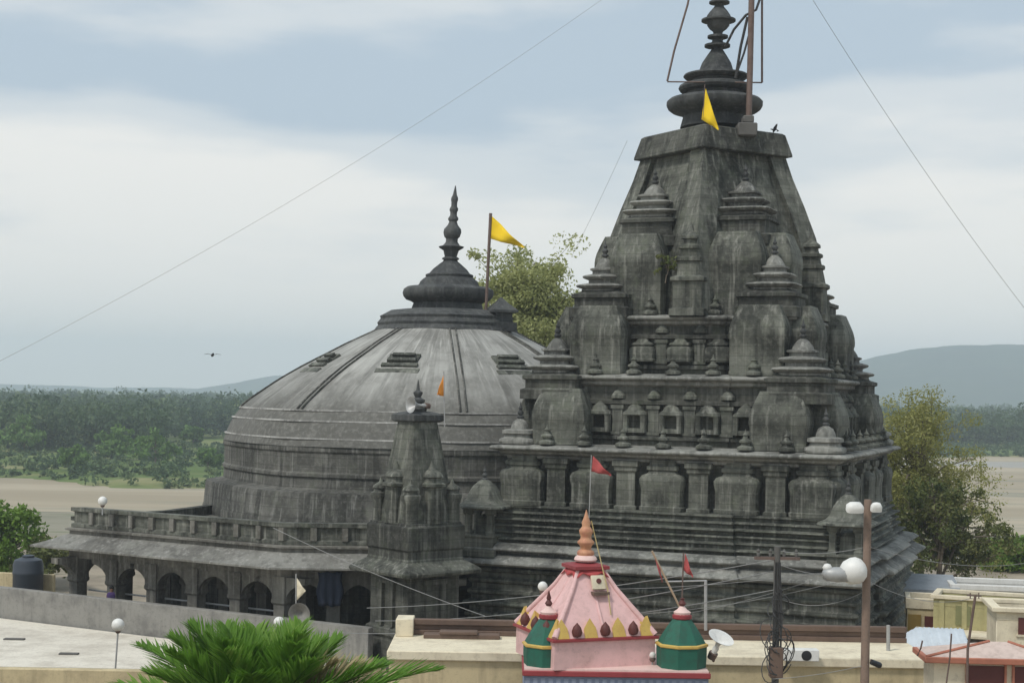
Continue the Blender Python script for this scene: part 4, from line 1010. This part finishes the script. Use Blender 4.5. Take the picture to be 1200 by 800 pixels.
for q in range(4):                          # red scalloped cloth painted as raised relief at the top of each face
    M = Matrix.Rotation(q * math.pi / 2, 4, 'Z'); dr.m = M
    hA, hB = 0.38, 0.55; zA = z_ap - 0.02; zB = z_ap - 0.26
    dr.add([(-hA, -hA - 0.03, zA), (hA, -hA - 0.03, zA), (hB * 0.95, -hB - 0.02, zB), (0.28, -hB * 0.86 - 0.05, zB + 0.16), (0, -hB * 0.95 - 0.05, zB + 0.05), (-0.28, -hB * 0.86 - 0.05, zB + 0.16), (-hB * 0.95, -hB - 0.02, zB)],
           [(0, 1, 2, 3), (0, 3, 4, 5), (0, 5, 6)])
dr.m = Matrix()
o = dr.build('painted_swag', paint("bright_red_paint", (0.52, 0.08, 0.08), 0.6), ps, 30); so = o.modifiers.new("t", 'SOLIDIFY'); so.thickness = 0.03
pq = thing('pq', '', '') if False else None
hq = 0.72; pl = MB().box(-0.2, 0.2, -0.04, 0.05, -0.2, 0.2).build('plaque', CREAM, ps, 30, 0.01); pl.location = (0.12, -0.66, z_ap - 0.36); pl.rotation_euler = (R_(-22), 0, 0)
MB().lathe([(0.075, 0), (0.075, 0.02), (0.01, 0.03)], 14).build('plaque_mark', DARKRED, pl, 40).rotation_euler = (R_(90), 0, 0)
pl.children[0].location = (0, -0.042, 0.03)
pd = MB().box(-0.24, 0.24, -0.16, 0.1, 0, 0.08).build('ledge', BROWN, ps, 30); pd.location = (0.12, -0.78, z_ap - 0.68)
zf = z_ap + 0.1
def zy(y): return CAMZ - (y - 460.4) * kk_
MB().lathe([(0.3, zy(657)), (0.33, zy(655)), (0.3, zy(652)), (0.24, zy(650))], 18).build('finial_base', PINK_L, ps, 50)
MB().lathe([(0.22, zy(651)), (0.25, zy(648)), (0.23, zy(645)), (0.15, zy(643)), (0.17, zy(639)), (0.24, zy(636)), (0.24, zy(634)), (0.16, zy(631)), (0.15, zy(628)), (0.19, zy(624)), (0.2, zy(621)), (0.14, zy(618)), (0.11, zy(616)), (0.13, zy(612)), (0.08, zy(607)), (0.05, zy(603)), (0.01, zy(597))], 18).build('finial', GOLD, ps, 50)
# green turrets
for px_, yt0, pole_ in ((642, 0, False), (799, 4, True)):
    bpos = unrot() @ Vector(((P(px_, 780, 42.3).x - PS.x), -1.05, 0))
    def zt_(y): return CAMZ - (y - 460.4 + (0 if px_ < 700 else -2.5)) * (42.3 / F)
    prof_ = [(0.66, zb - 0.02), (0.68, zt_(757))]
    tt = MB().lathe([(0.68, zb - 0.01), (0.7, zt_(768)), (0.7, zt_(757))], 8, (0, 0), 0.2).build('corner_turret', GREEN, ps, 25); tt.location = bpos
    MB().lathe([(0.71, zt_(757.5)), (0.74, zt_(756.5)), (0.74, zt_(754.5)), (0.68, zt_(753.5))], 8, (0, 0), 0.2).build('band', YPAINT, tt, 25)
    MB().lathe([(0.68, zt_(754.5)), (0.55, zt_(745)), (0.41, zt_(735.5)), (0.27, zt_(727.5)), (0.24, zt_(726))], 8, (0, 0), 0.2).build('dome', GREEN, tt, 25)
    MB().lathe([(0.22, zt_(727)), (0.27, zt_(725)), (0.27, zt_(721.5)), (0.2, zt_(720))], 12).build('collar', RED, tt, 40)
    MB().lathe([(0.22, zt_(721)), (0.24, zt_(718)), (0.14, zt_(715)), (0.06, zt_(711)), (0.02, zt_(709))], 14).build('lotus_cap', PINK_L, tt, 40)
    MB().lathe([(0.05, zt_(712)), (0.11, zt_(708)), (0.05, zt_(704)), (0.07, zt_(702)), (0.01, zt_(693 if not pole_ else 703))], 12).build('finial', DARKRED, tt, 40)
# stay wire from finial
gw = MB().tube([P(693, 610, 43.5), P(700, 640, 43.4), P(712, 690, 42.8), P(716, 720, 42.5)], 0.018, 5).build('stay_wire', paint("brass_wire", (0.45, 0.35, 0.15), 0.5), None, 60); tag(gw, 'slack brass coloured wire running down from the gilded finial', 'wire')

# ------------------------------------------------------------------ utility poles, fittings, cables
def utility_pole(label, px, ytop, Y, r, mat, lean=0.0):
    tp = P(px, ytop, Y)
    t = thing('utility_pole', label, 'pole', (tp.x, Y, 0)); 
    MB().tube([(0, 0, -0.2), (lean * 0.5, 0, tp.z * 0.5), (lean, 0, tp.z)], [r * 1.15, r, r * 0.85], 10).build('shaft', mat, t, 60)
    return t, tp
up1, tp1 = utility_pole('grey utility pole wrapped in tangled black cables', 911, 640, 40.5, 0.1, CEMENT_D, 0.0)
MB().box(-0.6, 0.6, -0.05, 0.05, tp1.z - 0.35, tp1.z - 0.27).build('crossarm', METAL, up1, 30)
ins = None
for x in (-0.5, -0.18, 0.18, 0.5):
    i_ = MB().lathe([(0.03, tp1.z - 0.28), (0.05, tp1.z - 0.2), (0.03, tp1.z - 0.17), (0.05, tp1.z - 0.12), (0.01, tp1.z - 0.06)], 10, (x, 0)).build('insulator', CEMENT_D, up1, 50)
rnd = random.Random(3); tg = MB()
zc = P(908, 768, 40.5).z
for i in range(16):                         # coils of slack wire hung on the pole
    z0 = zc + rnd.uniform(-0.35, 1.9); rr_ = rnd.uniform(0.12, 0.34) * (1.15 if z0 < zc + 0.9 else 0.7); tl = rnd.uniform(-0.6, 0.6); ox_ = rnd.uniform(-0.12, 0.12)
    tg.tube([(ox_ + rr_ * math.cos(a), -0.14 - 0.1 * math.sin(2 * a) + tl * 0.1 * math.cos(a), z0 + rr_ * 1.2 * math.sin(a) + tl * rr_ * math.cos(a)) for a in [2 * math.pi * k2 / 16 + i for k2 in range(rnd.choice((12, 15, 17)))]], 0.014, 5)
for i in range(7):
    x = rnd.uniform(-0.12, 0.12); tg.tube([(x, -0.13, zc - 0.4), (x + rnd.uniform(-.1, .1), -0.16, zc + 1.0), (x * 0.5, -0.12, tp1.z - 0.4)], 0.018, 5)
tg.build('cable_tangle', CABLE, up1, 60)
MB().box(-0.17, 0.17, -0.22, 0.1, zc - 0.55, zc + 0.25).build('junction_box', BROWN, up1, 30, 0.02)
up2, tp2 = utility_pole('rusty brown utility pole carrying a large white street lamp', 1017, 585, 39.5, 0.115, CONCRETE, 0.0)
sl = thing('street_lamp', 'large white street lamp head beside the rusty brown pole', 'street lamp', P(1006, 672, 39.3))
b0 = Vector(sl.location)
n = 12
mbh = MB(Matrix.Rotation(R_(72), 4, 'Y'))
mbh.lathe([(0.02, -0.36), (0.2, -0.33), (0.31, -0.2), (0.35, 0.0), (0.33, 0.12), (0.24, 0.24), (0.1, 0.3), (0.02, 0.31)], 20); o = mbh.build('housing', WHITEP, sl, 60); o.location = (-0.1, 0, 0.08)
mbh = MB(); mbh.rsq([(0.02, -0.22), (0.26, -0.18), (0.34, -0.02), (0.3, 0.1), (0.1, 0.16)], (0, 0), 3, 20, 1.25, 0.7); o = mbh.build('reflector', GALV, sl, 60); o.location = (-0.52, -0.02, 0.0)
MB().lathe([(0.02, 0), (0.1, 0.02), (0.13, 0.08), (0.08, 0.16), (0.02, 0.18)], 12).build('bulb', WHITEP, sl, 60).location = (-0.8, 0, 0.07)
MB().tube([(-0.5, 0, 0.05), (0.0, 0.1, 0.0), (0.26, 0.15, -0.05)], 0.04, 7).build('arm', METAL, sl, 60)
for dx, lab, w_ in ((-16, 'white floodlight on the left of the rusty pole top', 0.17), (9, 'small white floodlight on the right of the rusty pole top', 0.11)):
    fl = thing('floodlight', lab, 'floodlight', P(1018 + dx, 594, 39.2), 0, 'floodlights on the rusty pole')
    MB(Matrix.Rotation(R_(25), 4, 'X')).rsq([(0.02, -0.12), (w_, -0.1), (w_, 0.02), (w_ * 0.7, 0.1), (0.03, 0.13)], (0, 0), 4, 20, 1.3, 0.9).build('housing', WHITEP, fl, 50)
    MB().tube([(0, 0.05, 0), (-dx * 0.01, 0.25, -0.05)], 0.03, 6).build('bracket', METAL, fl, 60)
ac = thing('outdoor_unit', 'white air conditioner outdoor unit on the yellow roof between the poles', 'air conditioner', P(938, 773, 45.6)); 
MB().box(-0.52, 0.52, -0.2, 0.2, 0, 0.34).build('casing', WHITEP, ac, 30, 0.02)
MB(Matrix.Rotation(R_(90), 4, 'X')).lathe([(0.15, 0.2), (0.15, 0.215), (0.12, 0.22), (0.02, 0.22)], 20, (0.14, 0.17)).build('fan_grille', BLACK, ac, 40)
cc = thing('security_camera', 'small black security camera on the right side of the rusty pole', 'camera', P(1026, 777, 39.3), 0.2)
MB(Matrix.Rotation(R_(112), 4, 'Y')).lathe([(0.02, -0.14), (0.07, -0.13), (0.08, 0.12), (0.06, 0.16), (0.02, 0.16)], 14).build('body', BLACK, cc, 50)
MB().tube([(-0.02, 0, 0.02), (-0.12, 0.05, 0.1)], 0.025, 6).build('bracket', METAL, cc, 60)

def catenary(p0, p1, sag, n=26):
    return [p0.lerp(p1, i / n) + Vector((0, 0, -4 * sag * (i / n) * (1 - i / n))) for i in range(n + 1)]
def cable(label, p0, p1, sag, r=0.012, mat=CABLE_L, group='overhead cables around the poles'):
    o = MB().tube(catenary(p0, p1, sag), r, 5, False).build('overhead_cable', mat, None, 60); return tag(o, label, 'cable', group)
K = P
cable('thin faint wire rising across the left of the sky', K(-40, 443, 24), K(740, -25, 30), 0.32, 0.0028, CABLE_L, 'wires crossing the sky')
cable('thin dark wire falling across the right of the sky', K(940, -20, 30), K(1225, 392, 34), 0.22, 0.0045, CABLE_L, 'wires crossing the sky')
cable('faint short wire against the sky left of the tall tower', K(735, 165, 60), K(670, 300, 70), 0.1, 0.006, CABLE_L, 'wires crossing the sky')
lines = [((430, 712, 58), (911, 655, 40.5), .25, 'long pale cable highest across the tower base'),
         ((440, 727, 58), (911, 668, 40.5), .35, 'long pale cable second highest across the tower base'),
         ((400, 741, 58), (911, 690, 40.5), .4, 'long pale cable sagging lowest across the tower base'),
         ((690, 690, 44), (985, 668, 39.5), .12, 'pale cable from pink roof peak to the white street lamp'),
         ((796, 720, 43), (1017, 655, 39.5), .15, 'pale cable from right green turret up to the rusty pole'),
         ((730, 720, 44), (1017, 672, 39.5), .2, 'pale cable passing behind the right red pennants'),
         ((911, 645, 40.5), (1017, 640, 39.5), .12, 'short cable joining the two poles near their tops'),
         ((911, 660, 40.5), (1017, 668, 39.5), .2, 'short cable joining the two poles below the lamp'),
         ((911, 700, 40.5), (1017, 690, 39.5), .3, 'slack cable drooping between the two poles'),
         ((1017, 640, 39.5), (1225, 655, 52), .35, 'cable running right from the rusty pole over the houses'),
         ((1017, 680, 39.5), (1140, 700, 47), .3, 'cable running from the rusty pole to the antenna mast'),
         ((905, 795, 40.3), (1017, 778, 39.4), .06, 'thin cable rising along the yellow wall to the rusty pole'),
         ((320, 618, 66.5), (570, 722, 60), .15, 'pale cable slanting down across the portico and turret')]
for a, b2, sg, lab in lines: cable(lab, K(*a), K(*b2), sg, 0.008 if a[2] < 50 else 0.014)
pp_ = MB().tube([P(827, 680, 47), P(827, 738, 47)], 0.05, 7).tube([P(780, 681, 47), P(828, 680, 47)], 0.025, 6).build('pipe_post', GALV, None, 60); tag(pp_, 'thin pale pipe post right of the red pennants', 'post')
pp_ = MB().tube([P(1041, 732, 47.4), P(1041, 768, 47.4)], 0.06, 7).build('pipe_post', GALV, None, 60); tag(pp_, 'short pale pipe post on the roof right of the rusty pole', 'post')

# ------------------------------------------------------------------ houses at the right
def house_box(name, label, pA, pB, depth, z0, mat, cat='house', roof=None, roof_h=0.2, over=0.15, roof_mat=None, parapet=True):
    """front top edge runs from pA to pB (world); box goes back by depth"""
    dd = Vector((pB.x - pA.x, pB.y - pA.y, 0)); L_ = dd.length; ang = math.atan2(dd.y, dd.x)
    t = thing(name, label, cat, (pA.x, pA.y, 0), ang)
    zt = (pA.z + pB.z) / 2
    if parapet:
        wm = MB().box(0, L_, 0, depth, z0, zt - roof_h - 0.32)
        for bx in ((0, L_, 0, 0.14), (0, L_, depth - 0.14, depth), (0, 0.14, 0.14, depth - 0.14), (L_ - 0.14, L_, 0.14, depth - 0.14)): wm.box(*bx, zt - roof_h - 0.32, zt - roof_h)
        wm.build('wall', mat, t, 30, 0.02)
    else: MB().box(0, L_, 0, depth, z0, zt - roof_h).build('wall', mat, t, 30, 0.02)
    if parapet:
        MB().box(0.02, L_ - 0.02, 0.02, depth - 0.02, zt - roof_h - 0.3, zt - 0.36).build('roof', GREYWALL, t, 30)
        pm = MB(); p0, p1 = zt - roof_h, zt
        pm.box(-over, L_ + over, -over, 0.16, p0, p1).box(-over, L_ + over, depth - 0.16, depth + over, p0, p1).box(-over, 0.16, 0.16, depth - 0.16, p0, p1).box(L_ - 0.16, L_ + over, 0.16, depth - 0.16, p0, p1)
        pm.build('coping', roof_mat or mat, t, 30, 0.02)
    else: MB().box(-over, L_ + over, -over, depth + over, zt - roof_h, zt).build('roof', roof_mat or mat, t, 30, 0.03)
    return t, L_, zt
# grey-roofed shed near the tower
t, L_, zt = house_box('shed', 'low shed with a grey sheet roof right of the tower foot', P(1058, 688, 74), P(1118, 691, 73.6), 3, -0.1, YELLOW, 'shed', roof_h=0.1, over=0.3, roof_mat=GREYROOF, parapet=False)
MB().add([(-0.3, -0.4, zt), (L_ + 0.3, -0.4, zt), (L_ + 0.3, 3.3, zt + 0.35), (-0.3, 3.3, zt + 0.35), (-0.3, -0.4, zt - 0.15), (L_ + 0.3, -0.4, zt - 0.15), (L_ + 0.3, 3.3, zt - 0.1), (-0.3, 3.3, zt - 0.1)], [(0, 1, 2, 3), (4, 5, 1, 0), (5, 6, 2, 1), (6, 7, 3, 2), (7, 4, 0, 3)]).build('roof_sheet', GREYROOF, t, 30)
# whitewashed house behind
t, L_, zt = house_box('whitewashed_house', 'long whitewashed house low behind the mustard house', P(1116, 683, 74), P(1260, 690, 73), 3, -0.1, WHITEP, roof_h=0.25, over=0.1, roof_mat=WHITEP)
for i in range(8):
    f = MB().box(0.25 + i * 0.75, 0.7 + i * 0.75, -0.03, 0.02, zt - 0.95, zt - 0.45).build('window', BLUEG, t, 30)
# mustard house
t, L_, zt = house_box('mustard_house', 'mustard plastered house with a pale cornice right of the tower', P(1094, 696, 64), P(1206, 703, 62.6), 2.2, -0.1, YELLOW_G, roof_h=0.16, over=0.12, roof_mat=CREAM)
for i in range(5):
    MB().box(0.9 * i + 0.25, 0.9 * i + 0.45, -0.06, 0.02, zt - 1.36, zt - 0.2).build('pilaster', YELLOW_G, t, 30)
MB().box(0.9, 1.5, -0.05, 0.03, zt - 1.2, zt - 0.4).build('window', paint("green_shutter", (0.22, 0.22, 0.1), 0.7), t, 30)
MB().box(3.3, 3.8, -0.05, 0.03, zt - 1.2, zt - 0.4).build('window', paint("olive_shutter", (0.24, 0.22, 0.1), 0.7), t, 30)
MB().prism([(-0.7, -1.6), (L_ - 0.8, -1.6), (L_ - 0.8, 0.0), (-0.7, 0.0)], zt - 1.5, zt - 1.38).build('awning_slab', CREAM, t, 30, 0.02)
MB().prism([(-0.4, -1.2), (L_ - 0.9, -1.2), (L_ - 0.9, 0.0), (-0.4, 0.0)], zt - 2.0, zt - 1.5).build('awning_soffit', CEMENT_D, t, 30)
# yellow wing at left with an opening
t, L_, zt = house_box('yellow_wing', 'small yellow annexe with a dark opening left of the mustard house', P(1063, 700, 67), P(1100, 702, 66.7), 2.2, -0.1, YELLOW, roof_h=0.45, over=0.06, roof_mat=CREAM)
MB().box(0.75, L_ - 0.15, -0.04, 0.02, 0.5, zt - 0.75).build('doorway', DARKRED, t, 30)
MB().box(0.05, 0.6, -0.05, 0.02, 0.4, zt - 0.7).build('door', paint("ochre_door", (0.3, 0.2, 0.05), 0.7), t, 30)
# nearer cream block at right edge
t, L_, zt = house_box('cream_house', 'cream plastered house with a small window at the right edge', P(1168, 710, 55), P(1290, 716, 54.4), 2.5, -0.1, CREAM, roof_h=0.16, over=0.18, roof_mat=CREAM)
fw = MB().box(0.75, 1.3, -0.04, 0.02, zt - 0.95, zt - 0.35).build('window', DARKRED, t, 30)
MB().box(0.68, 1.37, -0.07, 0.0, zt - 1.02, zt - 0.95).build('sill', CREAM, fw, 30)
# pale sheet roof
ra, rb = P(1054, 768, 50), P(1140, 770, 49)
t = thing('sheet_roof_shed', 'shed with a pale blue sheet roof behind the yellow wall', 'shed', (ra.x, 50, 0), -0.1)
W_ = (rb - ra).length; zs_ = ra.z + 0.1; zr = zs_ + 0.62
MB().box(0.1, W_ - 0.1, 0.05, 3.6, -0.1, zs_ - 0.02).build('wall', CREAM, t, 30)
nW = 40; vs, fs = [], []
for i in range(nW + 1):
    x = W_ * i / nW; w_ = 0.025 * math.sin(i * math.pi * 0.8)
    e0 = min(1.0, i / (nW * 0.35)); zrid = zs_ + (zr - zs_) * (0.3 + 0.7 * e0)
    for y, z in ((-0.15, zs_), (1.6, zrid), (3.7, zs_)): vs.append((x, y, z + w_))
for i in range(nW):
    for j in range(2): a = i * 3 + j; fs.append((a, a + 1, a + 4, a + 3))
o = MB().add(vs, fs).build('roof', TIN, t, 180); so = o.modifiers.new("t", 'SOLIDIFY'); so.thickness = 0.03
# kiosk with terracotta edge at bottom right
ka, kb_ = P(1084, 771, 41), P(1215, 775, 40.2)
t = thing('tiled_kiosk', 'cream kiosk with a hipped faded tile roof and terracotta eave', 'kiosk', (ka.x, 41, 0), -0.06)
W_ = 3.6; ze = ka.z
MB().box(0.3, W_ - 0.2, 0.3, 1.6, -0.1, ze - 0.1).build('wall', CREAM, t, 30)
MB().prism([(0, 0), (W_, 0), (W_, 1.7), (0, 1.7)], ze - 0.12, ze + 0.04).build('eave', TERRA, t, 30, 0.02)
MB().add([(0.05, 0.05, ze + 0.03), (W_, 0.05, ze + 0.03), (W_, 1.65, ze + 0.03), (0.05, 1.65, ze + 0.03), (1.9, 0.9, ze + 0.36), (2.4, 0.9, ze + 0.36)], [(0, 1, 5, 4), (1, 2, 5), (2, 3, 4, 5), (3, 0, 4)]).build('roof', ROOFPINK, t, 20)
rbm = MB()
for p_ in ((0.05, 0.05), (W_, 0.05)): rbm.tube([(p_[0], p_[1], ze + 0.05), (1.9 if p_[0] < 1 else 2.4, 0.9, ze + 0.37)], 0.04, 6)
rbm.build('hip_tile', TERRA, t, 60)
for xx, w_ in ((1.2, 0.95), (2.42, 0.9)):
    d_ = MB().box(xx, xx + w_, 0.26, 0.32, ze - 2.2, ze - 0.2).build('doorway', DARKRED, t, 30)
    MB().box(xx - 0.06, xx, 0.22, 0.3, ze - 2.2, ze - 0.15).box(xx + w_, xx + w_ + 0.06, 0.22, 0.3, ze - 2.2, ze - 0.15).build('frame', TERRA, d_, 30)
an = thing('antenna_mast', 'thin rusty antenna mast in front of the mustard house', 'antenna', P(1134, 800, 40)); b0 = Vector(an.location)
MB().tube([(0, 0, -5), P(1134, 760, 40) - b0, P(1143, 697, 40) - b0], 0.035, 7).build('pole', METAL, an, 60)
MB().tube([P(1133, 697, 40) - b0, P(1150, 698, 40) - b0], 0.02, 6).tube([P(1137, 694, 40) - b0, P(1137, 701, 40) - b0], 0.015, 6).tube([P(1147, 694, 40) - b0, P(1147, 701, 40) - b0], 0.015, 6).build('crossbar', METAL, an, 60)
for px_, y0_, y1_, lab in ((1115, 742, 800, 'thin bent iron rod left of the antenna mast'), (1081, 750, 768, 'short thin iron rod on the pale sheet roof')):
    o = MB().tube([P(px_ - 6, y1_, 40.3), P(px_ - 2, (y0_ + y1_) / 2, 40.3), P(px_, y0_, 40.3)], 0.022, 6).build('iron_rod', METAL, None, 60); tag(o, lab, 'rod', 'iron rods near the antenna')

# ------------------------------------------------------------------ trees, shrubs, palm
def tree_at(name, label, px, ytop, Y, zbase, **kw):
    tp = P(px, ytop, Y); return make_tree(name, label, 'tree', (tp.x, Y, zbase), tp.z - zbase, **kw)
tree_at('leafy_tree', 'tall yellow green tree rising behind the dome and the tower', 616, 308, 112, 0, crown=(4.4, 4.0), trunk_r=0.4, leaf_mat=LEAF_PALE, seed=11, n_clump=520, n_leaf=130, leaf=0.14, clump_r=1.15, lo=0.5)
tree_at('leafy_tree', 'sparse olive tree at the right beside the tower', 1085, 482, 96, -0.1, crown=(5.4, 4.2), trunk_r=0.3, leaf_mat=LEAF_OLIVE, seed=23, n_clump=260, n_leaf=170, leaf=0.085, clump_r=0.95, lo=0.12, lean=(-0.8, 0))
tree_at('leafy_tree', 'dark low tree at the right tower foot beneath the sparse olive tree', 1100, 560, 90, -0.1, crown=(4.4, 3.5), trunk_r=0.25, leaf_mat=LEAF_MID, seed=31, n_clump=120, n_leaf=90, leaf=0.12, clump_r=0.75, lo=0.1)
sp_ = P(5, 598, 100); make_tree('shrub', 'bright green shrub at the left edge behind the water tank', 'shrub', (sp_.x, 100, -0.1), sp_.z, (3.2, 3.0), 0.2, LEAF_SHRUB, 51, 80, 70, 0.17, 0.75, 0.15)
sp_ = P(50, 640, 97); make_tree('shrub', 'dark small shrub between the water tank and the portico', 'shrub', (sp_.x, 97, -0.1), sp_.z, (2.2, 2.0), 0.15, LEAF_MID, 52, 50, 60, 0.16, 0.6, 0.1)
sp_ = P(1188, 640, 118); make_tree('shrub', 'rounded green shrub at the right edge before the sand', 'shrub', (sp_.x, 118, -0.5), sp_.z + 0.5, (3.2, 3.0), 0.2, LEAF_SHRUB, 53, 80, 60, 0.2, 0.75, 0.1)
pb = P(780, 308, 68.2); make_tree('shrub', 'little plant sprouting from the tall tower stonework', 'plant', (pb.x, 68.2, pb.z - 0.6), 1.0, (0.5, 0.5), 0.02, LEAF_MID, 61, 16, 26, 0.07, 0.16, 0.1)

def palm(label, base, n_f, Lf, seed):
    rnd = random.Random(seed); t = thing('palm_plant', label, 'palm', base)
    MB().tube([(0, 0, -base[2]), (0.1, 0.05, -base[2] * 0.5), (0, 0, 0.1)], [0.2, 0.16, 0.17], 10).build('trunk', BARK, t, 60)
    for i in range(n_f):
        az = i * 2.39996 + rnd.uniform(-0.2, 0.2)
        el = R_(86) - (i / n_f) ** 0.8 * R_(66) + rnd.uniform(-0.08, 0.08)
        L_ = Lf * rnd.uniform(0.8, 1.1) * (0.58 + 0.42 * i / n_f)
        hd = Vector((math.cos(az), math.sin(az), 0)); sp0 = []; V = []; Fc = []; ti = []
        p = Vector((0, 0, 0.0)) + hd * 0.08; e = el; seg = 22
        for k2 in range(seg + 1):
            sp0.append(p.copy()); p = p + (hd * math.cos(e) + Vector((0, 0, 1)) * math.sin(e)) * (L_ / seg); e -= R_(0.7 + 1.3 * k2 / seg)
        side = hd.cross(Vector((0, 0, 1))).normalized(); dead = i >= n_f - 2 or i in (13, 21, 29, 36)
        tone = rnd.random()
        for k2 in range(7, seg * 4):
            f = k2 / (seg * 4); j = min(seg - 1, int(f * seg)); q = sp0[j].lerp(sp0[j + 1], f * seg - j)
            tan = (sp0[j + 1] - sp0[j]).normalized(); up = side.cross(tan).normalized()
            ll = 0.95 * math.sin(math.pi * min(1, 0.22 + f * 0.76)) ** 0.7 * rnd.uniform(0.85, 1.1)
            for sg in (-1, 1):
                dr_ = (side * sg * rnd.uniform(0.42, 0.7) + tan * 1.0 + up * rnd.uniform(0.0, 0.4)).normalized()
                wv = tan.cross(dr_).cross(dr_).normalized() * 0.024
                m1_ = q + dr_ * ll * 0.5; e1 = q + dr_ * ll + Vector((0, 0, -0.05 * ll))
                o_ = len(V); V += [q - wv * 0.6, q + wv * 0.6, m1_ + wv, m1_ - wv, e1, e1]
                Fc += [(o_, o_ + 1, o_ + 2, o_ + 3), (o_ + 3, o_ + 2, o_ + 4, o_ + 5)]
                tv = min(1, max(0, tone * 0.5 + 0.5 * rnd.random())); ti += [tv, tv]
        V = [tuple(v + Vector((rnd.uniform(-1e-5, 1e-5), 0, 0))) for v in V]
        fr = fast_mesh('frond', np.array(V), np.array(Fc), LEAF_DEAD if dead else LEAF_PALM, t, ti)
        MB().tube(sp0, [0.028 * (1 - 0.85 * k2 / seg) for k2 in range(seg + 1)], 5).build('stalk', LEAF_DEAD if dead else LEAF_SHRUB, fr, 60)
    return t
pb = P(304, 872, 26); palm('bushy green palm at the bottom left in front of the terrace', tuple(pb), 46, 3.4, 4)
pb = P(440, 905, 26); palm('lower palm with fronds spread over the yellow wall', tuple(pb), 18, 2.1, 9)

# ------------------------------------------------------------------ birds
def bird(label, p, rz, flying):
    t = thing('bird', label, 'bird', p, rz)
    s_b = 0.24 if not flying else 0.35
    MB(Matrix.Scale(s_b, 4)).lathe([(0.02, -0.9), (0.12, -0.75), (0.3, -0.2), (0.34, 0.1), (0.25, 0.5), (0.2, 0.62), (0.22, 0.78), (0.16, 0.92), (0.05, 1.0), (0.01, 1.2)], 12).build('body', BLACK, t, 60).rotation_euler = (R_(70), 0, 0) if flying else (R_(35), 0, 0)
    for sg in (-1, 1):
        w_ = MB(Matrix.Scale(s_b, 4)).add([(0, -0.3, 0), (0, 0.35, 0), (sg * 1.0, 0.3, 0.35 if flying else -0.1), (sg * (1.9 if flying else 0.3), -0.2, 0.15 if flying else -0.6), (sg * 0.9, -0.35, 0.3 if flying else -0.4)], [(0, 1, 2, 4), (4, 2, 3)]).build('wing', BLACK, t, 60)
        so = w_.modifiers.new("t", 'SOLIDIFY'); so.thickness = 0.02
    return t
bird('small dark bird flying alone in the sky left of the dome', P(249, 416, 120), 0.4, True)
bird('small dark bird perched on the right corner of the tower cap slab', P(908, 151, 72), 0.6, False)
